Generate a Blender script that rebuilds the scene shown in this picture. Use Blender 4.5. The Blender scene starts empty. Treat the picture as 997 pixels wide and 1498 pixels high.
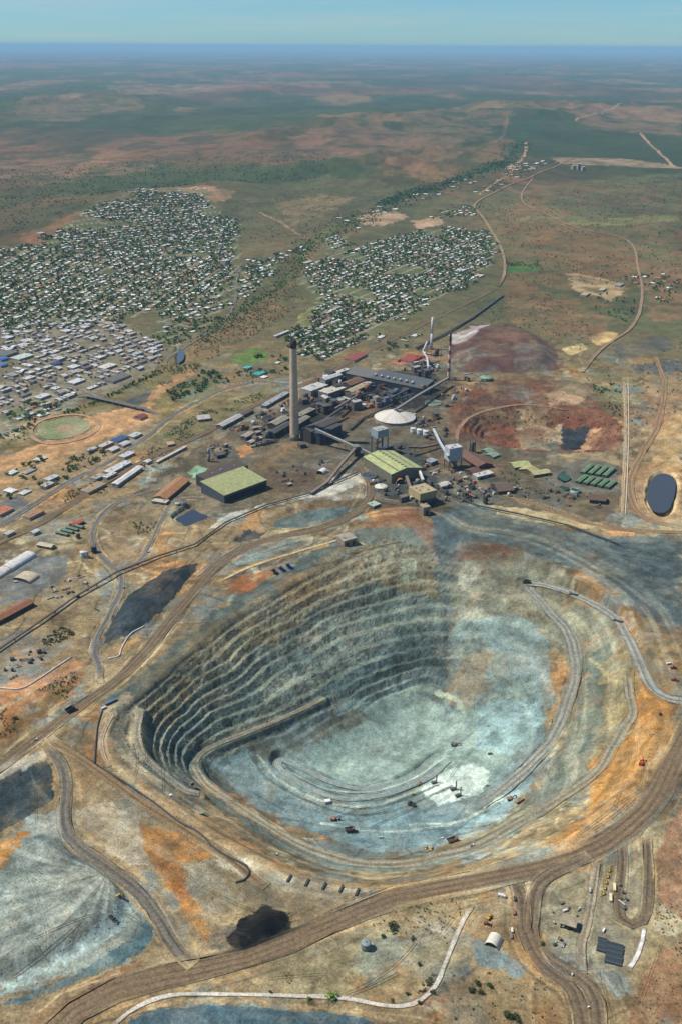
import bpy, math, random
import numpy as np

# ------------------------------------------------------------------ camera, sky, sun, exposure
PW, PH, FPX = 997.0, 1498.0, 1456.0          # photograph size and focal length in its pixels
CAMH = 938.0                                  # metres above the plain
PITCH = math.atan((749 - 67) / FPX)
ROLL = math.radians(0.3)
SUN_AZ, SUN_EL = math.radians(-84), math.radians(55)   # azimuth from +y, negative = left

scene = bpy.context.scene
C = scene.collection
cp, sp = math.cos(PITCH), math.sin(PITCH)
FWD = np.array([0, cp, -sp]); UP0 = np.array([0, sp, cp]); R0 = np.array([1.0, 0, 0])
RIGHT = R0 * math.cos(ROLL) + UP0 * math.sin(ROLL)
UPV = UP0 * math.cos(ROLL) - R0 * math.sin(ROLL)
from mathutils import Matrix, Vector
cam_d = bpy.data.cameras.new('camera'); cam = bpy.data.objects.new('camera', cam_d); C.objects.link(cam)
cam_d.sensor_fit = 'VERTICAL'; cam_d.sensor_height = 36; cam_d.lens = 36 * FPX / PH
cam_d.clip_start = 5; cam_d.clip_end = 900000
M4 = Matrix.Identity(4)
for i in range(3):
    M4[i][0], M4[i][1], M4[i][2] = RIGHT[i], UPV[i], -FWD[i]
M4[2][3] = CAMH
cam.matrix_world = M4
scene.camera = cam

wd = bpy.data.worlds.new('World'); scene.world = wd; wd.use_nodes = True
nt = wd.node_tree; nt.nodes.clear()
sky = nt.nodes.new('ShaderNodeTexSky'); sky.sky_type = 'NISHITA'; sky.sun_disc = False
sky.sun_elevation = SUN_EL; sky.sun_rotation = SUN_AZ; sky.altitude = 900
sky.air_density = 1.0; sky.dust_density = 0.25; sky.ozone_density = 1.5
tc = nt.nodes.new('ShaderNodeTexCoord')
mp = nt.nodes.new('ShaderNodeMapping'); mp.inputs['Scale'].default_value = (2.2, 2.2, 42)
nz = nt.nodes.new('ShaderNodeTexNoise'); nz.inputs['Scale'].default_value = 1.6; nz.inputs['Detail'].default_value = 7
nz.inputs['Roughness'].default_value = 0.62
rp = nt.nodes.new('ShaderNodeValToRGB')
rp.color_ramp.elements[0].position = 0.46; rp.color_ramp.elements[0].color = (0, 0, 0, 1)
rp.color_ramp.elements[1].position = 0.80; rp.color_ramp.elements[1].color = (0.42, 0.42, 0.42, 1)
tint = nt.nodes.new('ShaderNodeMix'); tint.data_type = 'RGBA'; tint.blend_type = 'MULTIPLY'
tint.inputs['Factor'].default_value = 1.0; tint.inputs['B'].default_value = (0.56, 0.97, 1.36, 1)
cl = nt.nodes.new('ShaderNodeMix'); cl.data_type = 'RGBA'; cl.inputs['B'].default_value = (7.2, 7.6, 7.4, 1)
bg = nt.nodes.new('ShaderNodeBackground'); bg.inputs['Strength'].default_value = 0.07
out = nt.nodes.new('ShaderNodeOutputWorld')
L = nt.links.new
L(tc.outputs['Generated'], mp.inputs['Vector']); L(mp.outputs['Vector'], nz.inputs['Vector'])
L(nz.outputs['Fac'], rp.inputs['Fac']); L(sky.outputs['Color'], tint.inputs['A'])
L(tint.outputs['Result'], cl.inputs['A']); L(rp.outputs['Color'], cl.inputs['Factor'])
L(cl.outputs['Result'], bg.inputs['Color']); L(bg.outputs['Background'], out.inputs['Surface'])

sd = bpy.data.lights.new('sun', 'SUN'); sd.energy = 5.0; sd.angle = math.radians(0.5); sd.color = (1.0, 0.95, 0.88)
sun = bpy.data.objects.new('sun', sd); C.objects.link(sun)
SUNV = Vector((math.sin(SUN_AZ) * math.cos(SUN_EL), math.cos(SUN_AZ) * math.cos(SUN_EL), math.sin(SUN_EL)))
sun.rotation_euler = SUNV.to_track_quat('Z', 'Y').to_euler(); sun.location = (0, 0, 3000)
vs = scene.view_settings
vs.view_transform = 'Standard'; vs.look = 'None'; vs.exposure = 0.16; vs.gamma = 1.0; vs.use_curve_mapping = False
scene.cycles.use_denoising = True
scene.cycles.max_bounces = 4; scene.cycles.diffuse_bounces = 2; scene.cycles.volume_bounces = 1
scene.cycles.volume_step_rate = 1.0

# ------------------------------------------------------------------ small maths
random.seed(11)
rng = np.random.default_rng(7)

def G(px, py, z=0.0):
    """photograph pixel -> world point on the plane at height z"""
    d = FWD * FPX + RIGHT * (px - PW / 2) - UPV * (py - PH / 2)
    t = (z - CAMH) / d[2]
    return np.array([d[0] * t, d[1] * t, z])

def proj(p):
    v = np.asarray(p, float) - np.array([0, 0, CAMH]); w = v @ FWD
    return PW / 2 + FPX * (v @ RIGHT) / w, PH / 2 - FPX * (v @ UPV) / w

def top_z(bx, by, ty, z0=0.0):
    """height of a vertical thing whose base is at pixel (bx,by) and whose top is at pixel row ty"""
    p = G(bx, by, z0); a, b = z0, 900.0
    for _ in range(50):
        m = (a + b) / 2; p[2] = m
        if proj(p)[1] > ty: a = m
        else: b = m
    return a

def PX(s):
    return np.array([[float(q) for q in t.split(',')] for t in s.split()])

def W2(s, z=0.0):
    return np.array([G(x, y, z)[:2] for x, y in PX(s)])

def smooth(a, b, x):
    t = np.clip((x - a) / (b - a), 0, 1); return t * t * (3 - 2 * t)

def lin(c):
    c = np.asarray(c, float) / 255.0
    return np.where(c <= 0.04045, c / 12.92, ((c + 0.055) / 1.055) ** 2.4)

def _h(ix, iy, s):
    h = (ix.astype(np.uint32) * np.uint32(374761393) + iy.astype(np.uint32) * np.uint32(668265263) + np.uint32((s * 2246822519) & 0xffffffff))
    h = (h ^ (h >> np.uint32(13))) * np.uint32(1274126177)
    h = h ^ (h >> np.uint32(16))
    return h.astype(np.float32) / np.float32(4294967295.0)

def vn(x, y, s=0):
    fx = np.floor(x); fy = np.floor(y); ix = fx.astype(np.int64); iy = fy.astype(np.int64)
    u = (x - fx).astype(np.float32); v = (y - fy).astype(np.float32); u = u * u * (3 - 2 * u); v = v * v * (3 - 2 * v)
    a = _h(ix, iy, s); b = _h(ix + 1, iy, s); c = _h(ix, iy + 1, s); d = _h(ix + 1, iy + 1, s)
    return (a + (b - a) * u) * (1 - v) + (c + (d - c) * u) * v

def fbm(x, y, wl, oct=4, s=0, gain=0.5):
    """fractal noise in 0..1, wl = longest wavelength in metres"""
    r = 0; a = 1.0; t = 0
    for o in range(oct):
        f = 2.0 ** o / wl
        r = r + a * vn(x * f + 17.3 * o, y * f - 9.1 * o, s * 31 + o); t += a; a *= gain
    return r / t

def st(n, g=2.4): return np.clip((n - .5) * g + .5, 0, 1)

def catmull(P, n=6, closed=False):
    P = np.asarray(P, float)
    if len(P) < 3: 
        return np.array([P[0] + (P[-1] - P[0]) * t for t in np.linspace(0, 1, n + 1)])
    Q = np.vstack([P[-1], P, P[0], P[1]]) if closed else np.vstack([2 * P[0] - P[1], P, 2 * P[-1] - P[-2]])
    o = []
    for i in range(1, len(Q) - 2):
        a, b, c, d = Q[i - 1], Q[i], Q[i + 1], Q[i + 2]
        for t in np.arange(n) / n:
            o.append(0.5 * (2 * b + (c - a) * t + (2 * a - 5 * b + 4 * c - d) * t * t + (3 * b - a - 3 * c + d) * t ** 3))
    if not closed: o.append(P[-1])
    return np.array(o)

def polyline_dist(x, y, P, V=None, closed=False):
    """distance of points to a polyline, plus the value V carried along it"""
    n = len(P); best = np.full(x.shape, 1e12); val = np.zeros(x.shape)
    for i in range(n if closed else n - 1):
        a = P[i]; b = P[(i + 1) % n]; d = b - a; L2 = d @ d + 1e-9
        t = np.clip(((x - a[0]) * d[0] + (y - a[1]) * d[1]) / L2, 0, 1)
        q = (x - a[0] - t * d[0]) ** 2 + (y - a[1] - t * d[1]) ** 2
        m = q < best; best = np.where(m, q, best)
        if V is not None: val = np.where(m, V[i] + (V[(i + 1) % n] - V[i]) * t, val)
    return np.sqrt(best), val

def inside(x, y, P):
    r = np.zeros(x.shape, bool); n = len(P)
    for i in range(n):
        (x1, y1), (x2, y2) = P[i], P[(i + 1) % n]
        if y1 == y2: continue
        c = ((y1 > y) != (y2 > y)) & (x < (x2 - x1) * (y - y1) / (y2 - y1) + x1)
        r ^= c
    return r

def poly_sd(x, y, P):
    d, _ = polyline_dist(x, y, P, closed=True)
    return np.where(inside(x, y, P), d, -d)          # positive inside

def box_sub(x, y, P, m):
    return (x > P[:, 0].min() - m) & (x < P[:, 0].max() + m) & (y > P[:, 1].min() - m) & (y < P[:, 1].max() + m)
# ------------------------------------------------------------------ terrain heights
PITLINES = [  # pixel lines with the elevation they lie at
 ("160,1045 150,1085 170,1120 215,1152 275,1195 340,1235 420,1275 500,1300 570,1303 650,1287 740,1262 820,1235 880,1190 930,1130 960,1070 955,1032 940,985 922,930 905,893 870,862 820,832 760,803 700,792 655,782 612,757 560,762 520,787 470,822 430,847 385,872 330,907 270,952 220,997 180,1027", 0),
 ("232,1130 212,1106 210,1082 217,1061 255,1022 330,966 420,903 490,863 560,838 630,826", -22),
 ("255,1136 238,1112 236,1085 250,1060 295,1020 380,958 470,907 550,880 640,862", -44),
 ("275,1140 258,1112 262,1088 310,1042 400,992 490,945 560,925 648,915", -66),
 ("286,1120 300,1098 345,1080 400,1058 440,1040 473,1022 540,985 600,965 655,955", -85),
 ("372,1120 450,1096 530,1050 590,1012 645,992", -113),
 ("300,1142 329,1166", -72), ("365,1190 400,1212", -78), ("450,1240 520,1262 600,1262", -84),
 ("650,1250 700,1235", -77), ("760,1203 807,1175", -62), ("873,1126", -40), ("907,1070", -26), ("925,1043 919,985", -14),
 ("330,1150 360,1180 410,1208 470,1236 545,1250 610,1248 690,1220 745,1185", -113),
 ("400,1112 440,1140 500,1165 560,1160 620,1140 655,1112", -115),
 ("462,1120 490,1130 530,1138 590,1122 640,1092", -139),
 ("510,1085 570,1045 615,1027", -137), ("655,1050 670,1080", -126),
 ("900,907", -15), ("870,885", -20), ("835,868", -25), ("800,857 768,853", -31),
 ("800,890", -40), ("825,915", -50), ("840,960", -58), ("830,1020", -72), ("810,1070", -82), ("780,1112", -94), ("740,1148", -106),
 ("700,1180 620,1200 500,1200 430,1180", -114), ("720,1120 690,1090", -114),
 ("880,960 875,1040 850,1100", -38), ("800,1150", -76),
 ("640,800 700,815", -10), ("760,830", -19), ("820,848", -16), ("690,850 740,865", -30),
 ("680,900", -60), ("720,925 770,938 795,960 800,1000", -70), ("690,960", -86), ("760,1030 770,1070", -104), ("700,1050", -112), ("665,1000", -106),
]
# haul ramps: pixel, elevation, half width
RAMPS = [
 ([(1010,1026,0),(975,1020,-1),(952,1003,-3),(935,970,-7),(915,928,-11),(900,905,-15),(870,885,-20),(835,868,-25),(800,857,-29),(768,853,-31)], 10),
 ([(768,853,-31),(776,866,-34),(800,892,-41),(825,918,-50),(838,945,-56),(841,980,-63),(831,1020,-72),(811,1070,-83),(780,1112,-94),(742,1148,-105),(700,1178,-112)], 12),
 ([(284,1117,-84),(288,1128,-80),(300,1144,-73),(329,1166,-74),(365,1190,-77),(400,1212,-79),(450,1240,-83),(520,1262,-85),(600,1262,-84),(650,1250,-81),(700,1235,-76),(760,1203,-68),(807,1175,-58),(873,1126,-40),(907,1070,-25),(924,1043,-17),(919,1010,-12),(918,980,-8)], 8),
 ([(284,1117,-84),(300,1098,-85),(345,1078,-85),(400,1056,-85),(440,1038,-85),(472,1022,-85)], 4.5),
 ([(205,1040,-10),(200,1070,-12),(205,1095,-16),(222,1118,-20),(245,1137,-26),(271,1156,-34),(292,1162,-40)], 6),
 ([(655,1112,-115),(620,1140,-117),(560,1162,-118),(500,1168,-116),(440,1146,-117),(408,1122,-118),(412,1112,-120),(440,1122,-124),(490,1146,-129),(540,1153,-132),(600,1136,-136),(640,1105,-138)], 6),
]
_px, _pz = [], []
for s, z in PITLINES:
    for x, y in PX(s):
        _px.append(G(x, y, z)[:2]); _pz.append(z)
_px = np.array(_px) / 500.0; _pz = np.array(_pz, float)
def _tps(r2): return 0.5 * r2 * np.log(r2 + 1e-12)
_n = len(_px)
_K = _tps(((_px[:, None] - _px[None]) ** 2).sum(-1)) + np.eye(_n) * 1.2e-2
_P = np.hstack([np.ones((_n, 1)), _px]); _A = np.zeros((_n + 3, _n + 3)); _A[:_n, :_n] = _K; _A[:_n, _n:] = _P; _A[_n:, :_n] = _P.T
_sol = np.linalg.solve(_A, np.concatenate([_pz, np.zeros(3)]))
RIM = catmull(W2(PITLINES[0][0]), 4, True)
WALL = W2("150,1060 172,1110 230,1150 285,1170 300,1125 345,1085 475,1030 560,1000 650,990 730,955 750,870 700,800 560,752 500,775 420,835 330,890 200,990", -40)
RIGHTW = W2("700,800 800,820 900,880 960,1000 965,1080 900,1190 800,1240 740,1210 800,1120 835,1020 830,940 760,860", -20)

RAMPW = []
for pts, hw in RAMPS:
    w = np.array([G(x, y, z) for x, y, z in pts]); RAMPW.append((catmull(w, 6), hw))

# old red pit at the right, spoil mounds and hollows: (pixel polygon, height, edge width m)
MOUNDS = [
 ("690,606 722,598 770,593 830,600 872,604 905,635 900,655 800,659 735,652 690,638 672,625", -34, 70),
 ("0,1235 60,1222 130,1258 185,1300 190,1335 165,1360 95,1398 0,1440 -60,1450 -60,1240", 13, 22),
 ("0,1130 70,1108 78,1165 40,1195 0,1222 -50,1230 -50,1150", -7, 45),
 ("150,945 165,905 190,870 240,835 290,825 285,842 240,890 195,925", 9, 34),
 ("345,1362 385,1328 422,1342 410,1372 370,1382", 14, 34),
 ("170,1510 225,1480 330,1474 500,1484 565,1510", 10, 18),
 ("665,500 720,475 780,490 812,520 805,540 760,545 680,540", 26, 60),
 ("665,585 720,565 790,560 820,575 770,572 700,590 665,625", 6, 30),
 ("385,765 430,742 500,735 525,742 505,758 440,772", -5, 14),
 ("340,790 370,773 392,776 370,790", -6, 10),
 ("0,1040 105,982 128,985 100,1030 0,1085", 7, 30),
 ("942,732 945,706 955,693 970,688 987,694 992,708 989,730 981,748 965,755 950,749", -9, 7),
 ("250,757 282,737 310,752 272,771", -8, 4), ("812,697 824,689 837,698 826,707", -8, 5), ("258,506 273,514 271,528 256,533", -8, 8),
 ("910,600 930,580 950,575 960,590 930,625", -2, 12),
]
MOUNDW = [(catmull(W2(s), 3, True), h, e) for s, h, e in MOUNDS]
HILLS = [  # broad ridges behind the town: pixel line, height, width
 ("-60,385 0,372 60,350 130,332 200,312 280,290 330,283", 75, 330),
 ("-50,330 80,318 160,305", 50, 500), ("560,262 620,232 660,225", 90, 700), ("480,255 520,248 560,250", 60, 400),
 ("30,165 90,150 150,148 190,160", 110, 900), ("150,135 260,128 360,132", 90, 1500), ("430,210 500,190 560,195", 90, 1000),
 ("590,190 640,175 700,170 740,180", 120, 1500), ("780,170 860,160 940,165", 120, 1700),
]
HILLW = [(W2(s), h, w) for s, h, w in HILLS]

GULLY = W2("648,815 656,840 662,880 659,925 652,965", -45)
def pit_base(xs, ys):
    q = np.stack([xs, ys], -1) / 500.0
    v = np.empty(len(xs))
    for i in range(0, len(xs), 60000):
        qq = q[i:i + 60000]
        r2 = ((qq[:, None, :] - _px[None]) ** 2).sum(-1)
        v[i:i + 60000] = _tps(r2) @ _sol[:_n] + _sol[_n] + qq @ _sol[_n + 1:]
    sd_ = poly_sd(xs, ys, RIM)
    return np.maximum(np.minimum(v, 0) * smooth(-6, 16, sd_), -141), sd_
def hgt_raw(x, y, detail=True):
    x = np.asarray(x, float); y = np.asarray(y, float)
    D = np.hypot(x, y)
    h = np.zeros(x.shape)
    # far country
    f = smooth(5200, 12000, D)
    r = fbm(x * 0.9, y * 0.6, 3800, 4, 3)
    h += f * ((1 - np.abs(2 * r - 1)) ** 2 * 95 - 35)
    h += smooth(4300, 7000, D) * (fbm(x, y, 700, 3, 5) - 0.5) * 34
    for P, hh, w in HILLW:
        m = box_sub(x, y, P, 3.2 * w)
        if m.any():
            d, _ = polyline_dist(x[m], y[m], P)
            h[m] += hh * np.exp(-(d / w) ** 2) * ((0.1 + 1.0 * st(fbm(x[m], y[m], w * 0.8, 5, 8, .6))) if w > 600 else (.5 + .9 * fbm(x[m], y[m], w, 3, 8)))
    if detail:
        h += (fbm(x, y, 160, 5, 9, .58) - 0.5) * 5.0
    for P, hh, e in MOUNDW:
        m = box_sub(x, y, P, e * 1.2)
        if m.any():
            xs, ys = x[m], y[m]
            sd_ = poly_sd(xs + (fbm(xs, ys, 60, 2, 21) - .5) * 14, ys + (fbm(xs, ys, 60, 2, 22) - .5) * 14, P)
            k_ = smooth(-e * 0.2, e, sd_)
            if hh == -34:
                q_ = k_ * 4 + (fbm(xs, ys, 50, 3, 23) - .5) * .7; k_ = ((np.floor(q_) + smooth(.45, .95, q_ - np.floor(q_))) / 4).clip(0, 1) * smooth(0, .1, k_)
            h[m] += hh * k_ + (hh == -34) * k_ * (fbm(xs, ys, 40, 4, 24, .6) - .5) * 14
    m = box_sub(x, y, RIM, 40)
    if m.any():
        xs, ys = x[m], y[m]
        v, sd_ = pit_base(xs, ys)
        inp = smooth(0, 20, sd_)
        wl = smooth(-10, 75, poly_sd(xs, ys, WALL)); wr = smooth(-5, 30, poly_sd(xs, ys, RIGHTW))
        st_ = 9.0
        ph = (fbm(xs, ys, 400, 2, 41) - .5) * 4 + (fbm(xs, ys, 26, 4, 42, .6) - .5) * 1.5
        t = (v + ph) / st_; k = np.floor(t); fr = t - k
        vt = st_ * (k + 0.06 * fr + 0.94 * np.clip((fr - .40) / .54, 0, 1)) - ph
        berm = 1 - smooth(0.30, 0.38, fr) + smooth(0.96, 1.0, fr)
        amt = np.clip(wl + 0.45 * wr, 0, 1) * smooth(-3, -8, v) * (1 - smooth(0, 1, (-v - 112) / 6))
        v2 = v + (vt - v) * amt * (.35 + 1.0 * st(fbm(xs, ys, 130, 3, 43), 2.2)).clip(0, 1)
        flo = smooth(-108, -96, v)
        rough = (fbm(xs, ys, 16, 4, 51, .62) - 0.5) * 9 * (1 - berm) * wl
        gd, _ = polyline_dist(xs, ys, GULLY)
        h[m] += v2 + rough * amt + (fbm(xs, ys, 42, 4, 53, .6) - .5) * (1.8 + 6.0 * flo * smooth(-2, -14, v)) * inp - 5 * np.exp(-(gd / 20) ** 2) * inp
    return h

ROADS = []      # filled below: (world polyline xyz, half width)
def carve(x, y, h, under=0.0):
    for P, hw in RAMPW + ROADS:
        e = hw + 9
        m = box_sub(x, y, P[:, :2], e)
        if not m.any(): continue
        d, z = polyline_dist(x[m], y[m], P[:, :2], P[:, 2])
        w = 1 - smooth(hw + 0.5, e, d)
        h[m] = h[m] * (1 - w) + (z - under * (d < hw + 2.5)) * w
    return h
def hgt(x, y):
    x = np.atleast_1d(np.asarray(x, float)); y = np.atleast_1d(np.asarray(y, float))
    return carve(x, y, hgt_raw(x, y))
def hz(x, y): return float(hgt(x, y)[0])
# ------------------------------------------------------------------ ground colours (albedo) as painted areas with uneven edges
# (shape, pixel points, colour, softness px, opacity, patchiness[, half width px for strokes][, elevation])
def A(s, col, soft=5, op=0.9, var=0.35, z=0): PAINT.append(('a', s, col, soft, op, var, 0, z))
def S(s, col, hw, soft=3, op=0.9, var=0.3, z=0): PAINT.append(('s', s, col, soft, op, var, hw, z))
PAINT = []
TAN, GRY, ORG, RED, BLU, PAL = (150,128,98), (118,110,94), (178,124,66), (122,78,58), (112,130,134), (168,184,178)
DRK, WHT, ROADC, SCRUB, ASPH = (46,56,60), (192,190,180), (100,88,70), (84,92,66), (104,106,106)
# --- far country
A("0,560 0,380 110,330 250,282 480,268 740,300 760,420 640,480 520,540 330,560 200,600", (96,88,64), 20, .7)
A("640,290 997,255 997,500 740,440 720,330", (92,94,66), 14, .6, .6)
A("730,330 850,325 920,350 930,440 860,470 745,440", (120,86,62), 12, .5, .8)
A("-40,390 60,350 150,325 260,285 330,285 250,300 190,318 140,340 100,350 60,372 0,372", (142,92,62), 8, .75, .5)
A("190,318 300,286 320,290 240,302", (158,108,82), 4, .6, .5)
A("30,150 190,140 210,165 110,178 20,178", (138,108,92), 8, .4, .7)
A("150,128 380,124 400,134 180,140", (160,118,96), 5, .5, .6)
A("420,215 560,190 680,170 760,180 660,230 540,250 470,250", (128,100,84), 10, .4, .8)
A("560,255 640,228 680,235 620,262", (140,104,82), 5, .45, .7)
A("0,235 120,225 240,250 120,265 0,262", (148,106,80), 8, .4, .8)
A("820,170 930,158 997,170 997,200 860,195", (140,104,86), 8, .45, .7)
S("0,225 80,228 170,240 230,252 330,262 450,272 540,262", (58,76,54), 4, 4, .8, .4)
S("100,200 180,210 260,235", (64,80,58), 3, 4, .6, .5)
S("330,235 250,250 175,240", (64,80,58), 3, 4, .6, .5)
S("560,300 600,285 660,272 720,255 745,240 760,215 775,195 800,180 860,170", (50,72,50), 9, 6, .85, .3)
S("740,255 765,235 768,215", (196,150,112), 2, 2, .9, .2)
S("700,285 742,262 752,250", (190,140,105), 2, 2, .8, .3)
S("840,185 890,170 905,160", (190,150,120), 1.5, 2, .6, .3)
S("935,197 955,215 978,240 985,247", (188,140,110), 2, 1.5, .8, .2)
S("715,225 735,205 740,185", (150,112,90), 2, 3, .4, .6)
A("800,235 880,235 980,243 997,250 900,248 820,245", (170,140,118), 3, .6, .5)
A("720,320 800,318 900,320 997,315 997,325 880,330 760,326", (128,128,84), 4, .5, .7)
A("300,285 345,290 330,300 300,305 285,297", (170,122,94), 4, .7, .5)
A("205,300 290,285 305,292 260,305 215,310", (178,136,108), 4, .6, .5)
A("310,368 345,355 352,360 320,380 300,378", (84,112,58), 3, .8, .2)
S("445,370 455,385 460,405 452,420", (170,130,92), 2.5, 2, .8, .2)
A("400,300 470,285 520,290 470,320 430,330", (140,116,88), 6, .5, .6)
S("380,310 410,325 440,345 462,350", (176,130,92), 2, 2, .7, .3)
A("520,318 575,310 600,320 560,332 530,330", (188,148,120), 3, .7, .4)
A("600,325 640,320 650,330 610,336", (190,154,130), 3, .8, .3)
# river corridor
S("520,335 470,360 440,385 430,405 400,430 370,455 330,480 290,500 265,520 240,545 190,560 130,590 60,640 0,665", (112,96,66), 14, 10, .75, .5)
S("520,320 470,345 445,365 440,385", (84,100,54), 6, 5, .7, .4)
S("440,395 400,425 350,455 300,490", (72,84,54), 6, 5, .75, .5)
A("265,520 330,480 400,440 425,455 380,480 330,510 285,535", (128,96,62), 6, .7, .6)
S("262,508 270,522 262,530", (120,104,80), 3, 2, .6, .3)
A("0,660 60,625 120,600 200,598 250,585 275,560 300,520 240,545 180,570 90,600 0,650", (104,96,60), 8, .7, .5)
A("0,690 0,668 60,650 130,610 190,596 225,590 235,610 200,628 150,645 95,665 40,685", (184,136,92), 7, 1.0, .1)
A("200,585 240,560 280,535 290,540 250,570 215,595", (176,128,88), 5, .8, .3)
A("175,598 195,580 222,572 215,588", (60,70,80), 2, .8, .2)
A("340,522 365,510 395,515 390,528 360,535 338,532", (94,116,58), 3, .9, .35)
A("435,460 455,453 480,458 480,472 455,478 435,473", (150,140,76), 3, .9, .2)
A("575,375 600,372 620,378 600,384 580,382", (140,136,84), 3, .8, .3)
A("500,372 530,368 540,374 515,380", (90,112,62), 3, .8, .3)
A("735,388 755,384 785,386 786,397 740,398", (64,104,56), 2, .9, .3)
A("245,395 290,390 295,402 260,408", (136,130,76), 3, .8, .3)
A("80,395 105,392 112,398 92,402", (98,134,124), 2, .8, .2)
A("230,430 290,422 310,435 270,445 235,442", (122,94,64), 4, .8, .3)
A("150,455 170,448 172,462 155,466", (168,140,96), 3, .8, .2)
A("25,475 70,470 75,485 30,490", (160,142,112), 3, .7, .3)
# town ground
A("0,470 150,462 240,500 230,540 160,572 90,595 0,625", (128,120,108), 8, .7, .4)
A("300,540 330,548 300,590 235,615 215,600 250,580", (104,108,74), 5, .6, .5)
A("0,730 0,690 60,672 130,650 175,630 230,610 240,625 200,650 140,680 60,730 0,765", (138,118,92), 6, .7, .4)
A("230,610 320,575 400,560 420,575 350,605 280,635 200,690 150,725 60,780 30,770 150,690 210,640", (110,98,68), 6, .75, .5)
A("235,640 290,605 380,575 395,585 330,620 260,655", (96,92,62), 6, .7, .6)
# --- plant ground
A("200,720 300,650 420,590 470,555 560,540 660,540 690,640 780,660 905,660 905,770 700,730 640,760 540,745 420,740 300,760", (84,76,64), 10, .9, .25)
A("390,690 440,680 470,690 440,720 395,720 370,715", (92,76,64), 3, .9, .2)
A("480,560 560,545 640,545 660,580 620,600 560,600 500,610 440,640 400,650 380,640 430,600", (46,45,44), 10, .95, .2)
A("500,590 560,575 590,590 540,605 500,620", (110,88,68), 4, .7, .4)
A("345,655 365,648 372,662 352,670", (190,128,76), 3, .85, .2)
A("275,690 290,680 305,685 300,698 280,700", (142,172,146), 3, .9, .2)
S("440,620 500,640 520,655", (82,82,82), 6, 6, .6, .4)
A("525,650 600,650 640,700 640,740 560,740 530,700", (62,66,64), 8, .9, .25)
A("330,770 370,748 430,732 490,725 545,700 525,690 460,720 390,735 330,755 300,775", WHT, 4, .8, .65)
A("480,700 520,690 540,705 545,728 500,732 470,730 440,740", (176,170,160), 4, .7, .6)
A("400,760 440,745 500,738 525,742 500,756 440,770 400,774", (84,98,98), 3, .95, .15)
A("335,795 360,776 392,775 375,790", (62,64,66), 3, .95, .15)
A("330,830 380,808 430,785 440,795 400,815 350,828", (128,138,132), 5, .85, .4)
A("260,740 300,742 300,770 258,765", (110,100,88), 2, .8, .2)
A("240,700 300,700 330,755 270,745 200,725", (128,114,96), 5, .6, .4)
A("330,860 360,840 410,835 440,850 400,866 350,872", (166,96,52), 5, .85, .4)
S("320,850 360,830 410,815 450,802 500,795 545,795", (188,142,84), 5, 4, .75, .4)
S("440,850 480,820 510,800 560,792 585,780", (182,116,58), 4, 4, .75, .4)
A("555,740 610,745 640,775 620,800 560,795 530,785", (122,80,60), 6, .85, .4)
A("620,770 600,800 640,830 640,790", (118,86,70), 5, .7, .4)
# old red workings
A("650,505 690,475 750,480 815,505 820,540 760,548 670,545", (86,60,56), 8, .92, .35)
A("660,490 690,476 740,474 700,488 690,505 655,505", (176,166,166), 5, .8, .4)
A("750,510 810,520 815,540 750,545", (110,104,100), 6, .7, .4)
A("660,590 700,560 780,552 860,560 905,590 908,640 890,660 790,662 700,650 655,640", (98,64,50), 7, .95, .45)
A("700,610 760,608 775,650 720,645 690,630", (128,74,52), 5, .85, .55)
A("755,605 820,608 828,625 800,655 765,655", (160,142,118), 5, .85, .6)
A("775,625 820,630 812,656 770,655", (96,106,98), 4, .8, .5)
A("822,610 865,612 862,632 838,652 822,650", (40,48,56), 2.5, .97, .1)
A("865,615 880,620 855,660 838,660", (186,140,100), 3, .85, .3)
A("800,575 840,560 860,575 850,590 805,595", (180,146,112), 5, .8, .45)
A("860,620 905,625 905,660 870,660", (120,86,70), 4, .7, .4)
A("680,590 720,575 770,575 750,590 690,605", (84,66,60), 6, .7, .5)
A("690,615 740,605 760,625 720,640", (84,58,50), 5, .6, .7)
A("700,632 760,640 770,652 720,650", (150,104,76), 4, .6, .6)
S("678,612 700,603 730,598", (88,64,54), 3, 3, .6, .5)
S("705,625 740,618 770,622", (90,64,54), 2, 2, .7, .5)
S("700,636 735,634 765,640", (92,66,56), 2, 2, .6, .5)
A("660,560 720,545 800,548 790,562 700,570", (104,84,68), 6, .6, .6)
A("690,530 730,515 770,530 730,545", (86,64,62), 6, .5, .7)
A("700,500 760,495 790,505 740,515", (120,88,76), 6, .5, .7)
A("780,548 860,552 900,575 880,590 830,575 790,562", (104,100,80), 6, .6, .7)
A("600,520 640,510 620,530 560,535", (168,96,72), 4, .7, .4)
A("860,495 880,485 905,487 895,500 868,505", (196,158,104), 3, .9, .3)
A("820,510 850,502 862,510 835,520", (200,172,116), 3, .9, .3)
A("895,505 940,495 985,490 975,520 900,525", (82,84,84), 4, .7, .6)
A("920,535 997,525 997,545 930,548", (78,82,86), 3, .8, .4)
A("925,590 955,585 958,615 925,612", (84,86,84), 4, .7, .5)
A("830,400 880,405 920,425 890,440 840,425", (176,150,118), 6, .7, .6)
A("740,440 840,440 900,470 870,500 800,490 745,470", (136,98,68), 8, .6, .6)
A("930,400 997,390 997,470 950,470", (150,104,76), 8, .5, .6)
A("860,545 910,545 912,620 880,600", (98,98,72), 6, .6, .6)
A("940,640 997,600 997,700 960,690", (188,148,98), 6, .8, .45)
A("935,560 997,545 997,600 960,640 925,650 950,600", (150,118,86), 6, .6, .5)
A("930,690 950,685 997,690 997,760 940,765 925,740", (170,132,94), 5, .85, .3)
S("945,733 947,706 957,693 970,689 986,695 991,708 988,730 980,748 965,754 951,749 945,733", (188,164,128), 4, 3, .85, .3)
A("800,665 870,660 905,665 905,680 850,685 800,680", (170,148,116), 4, .7, .5)
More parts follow.
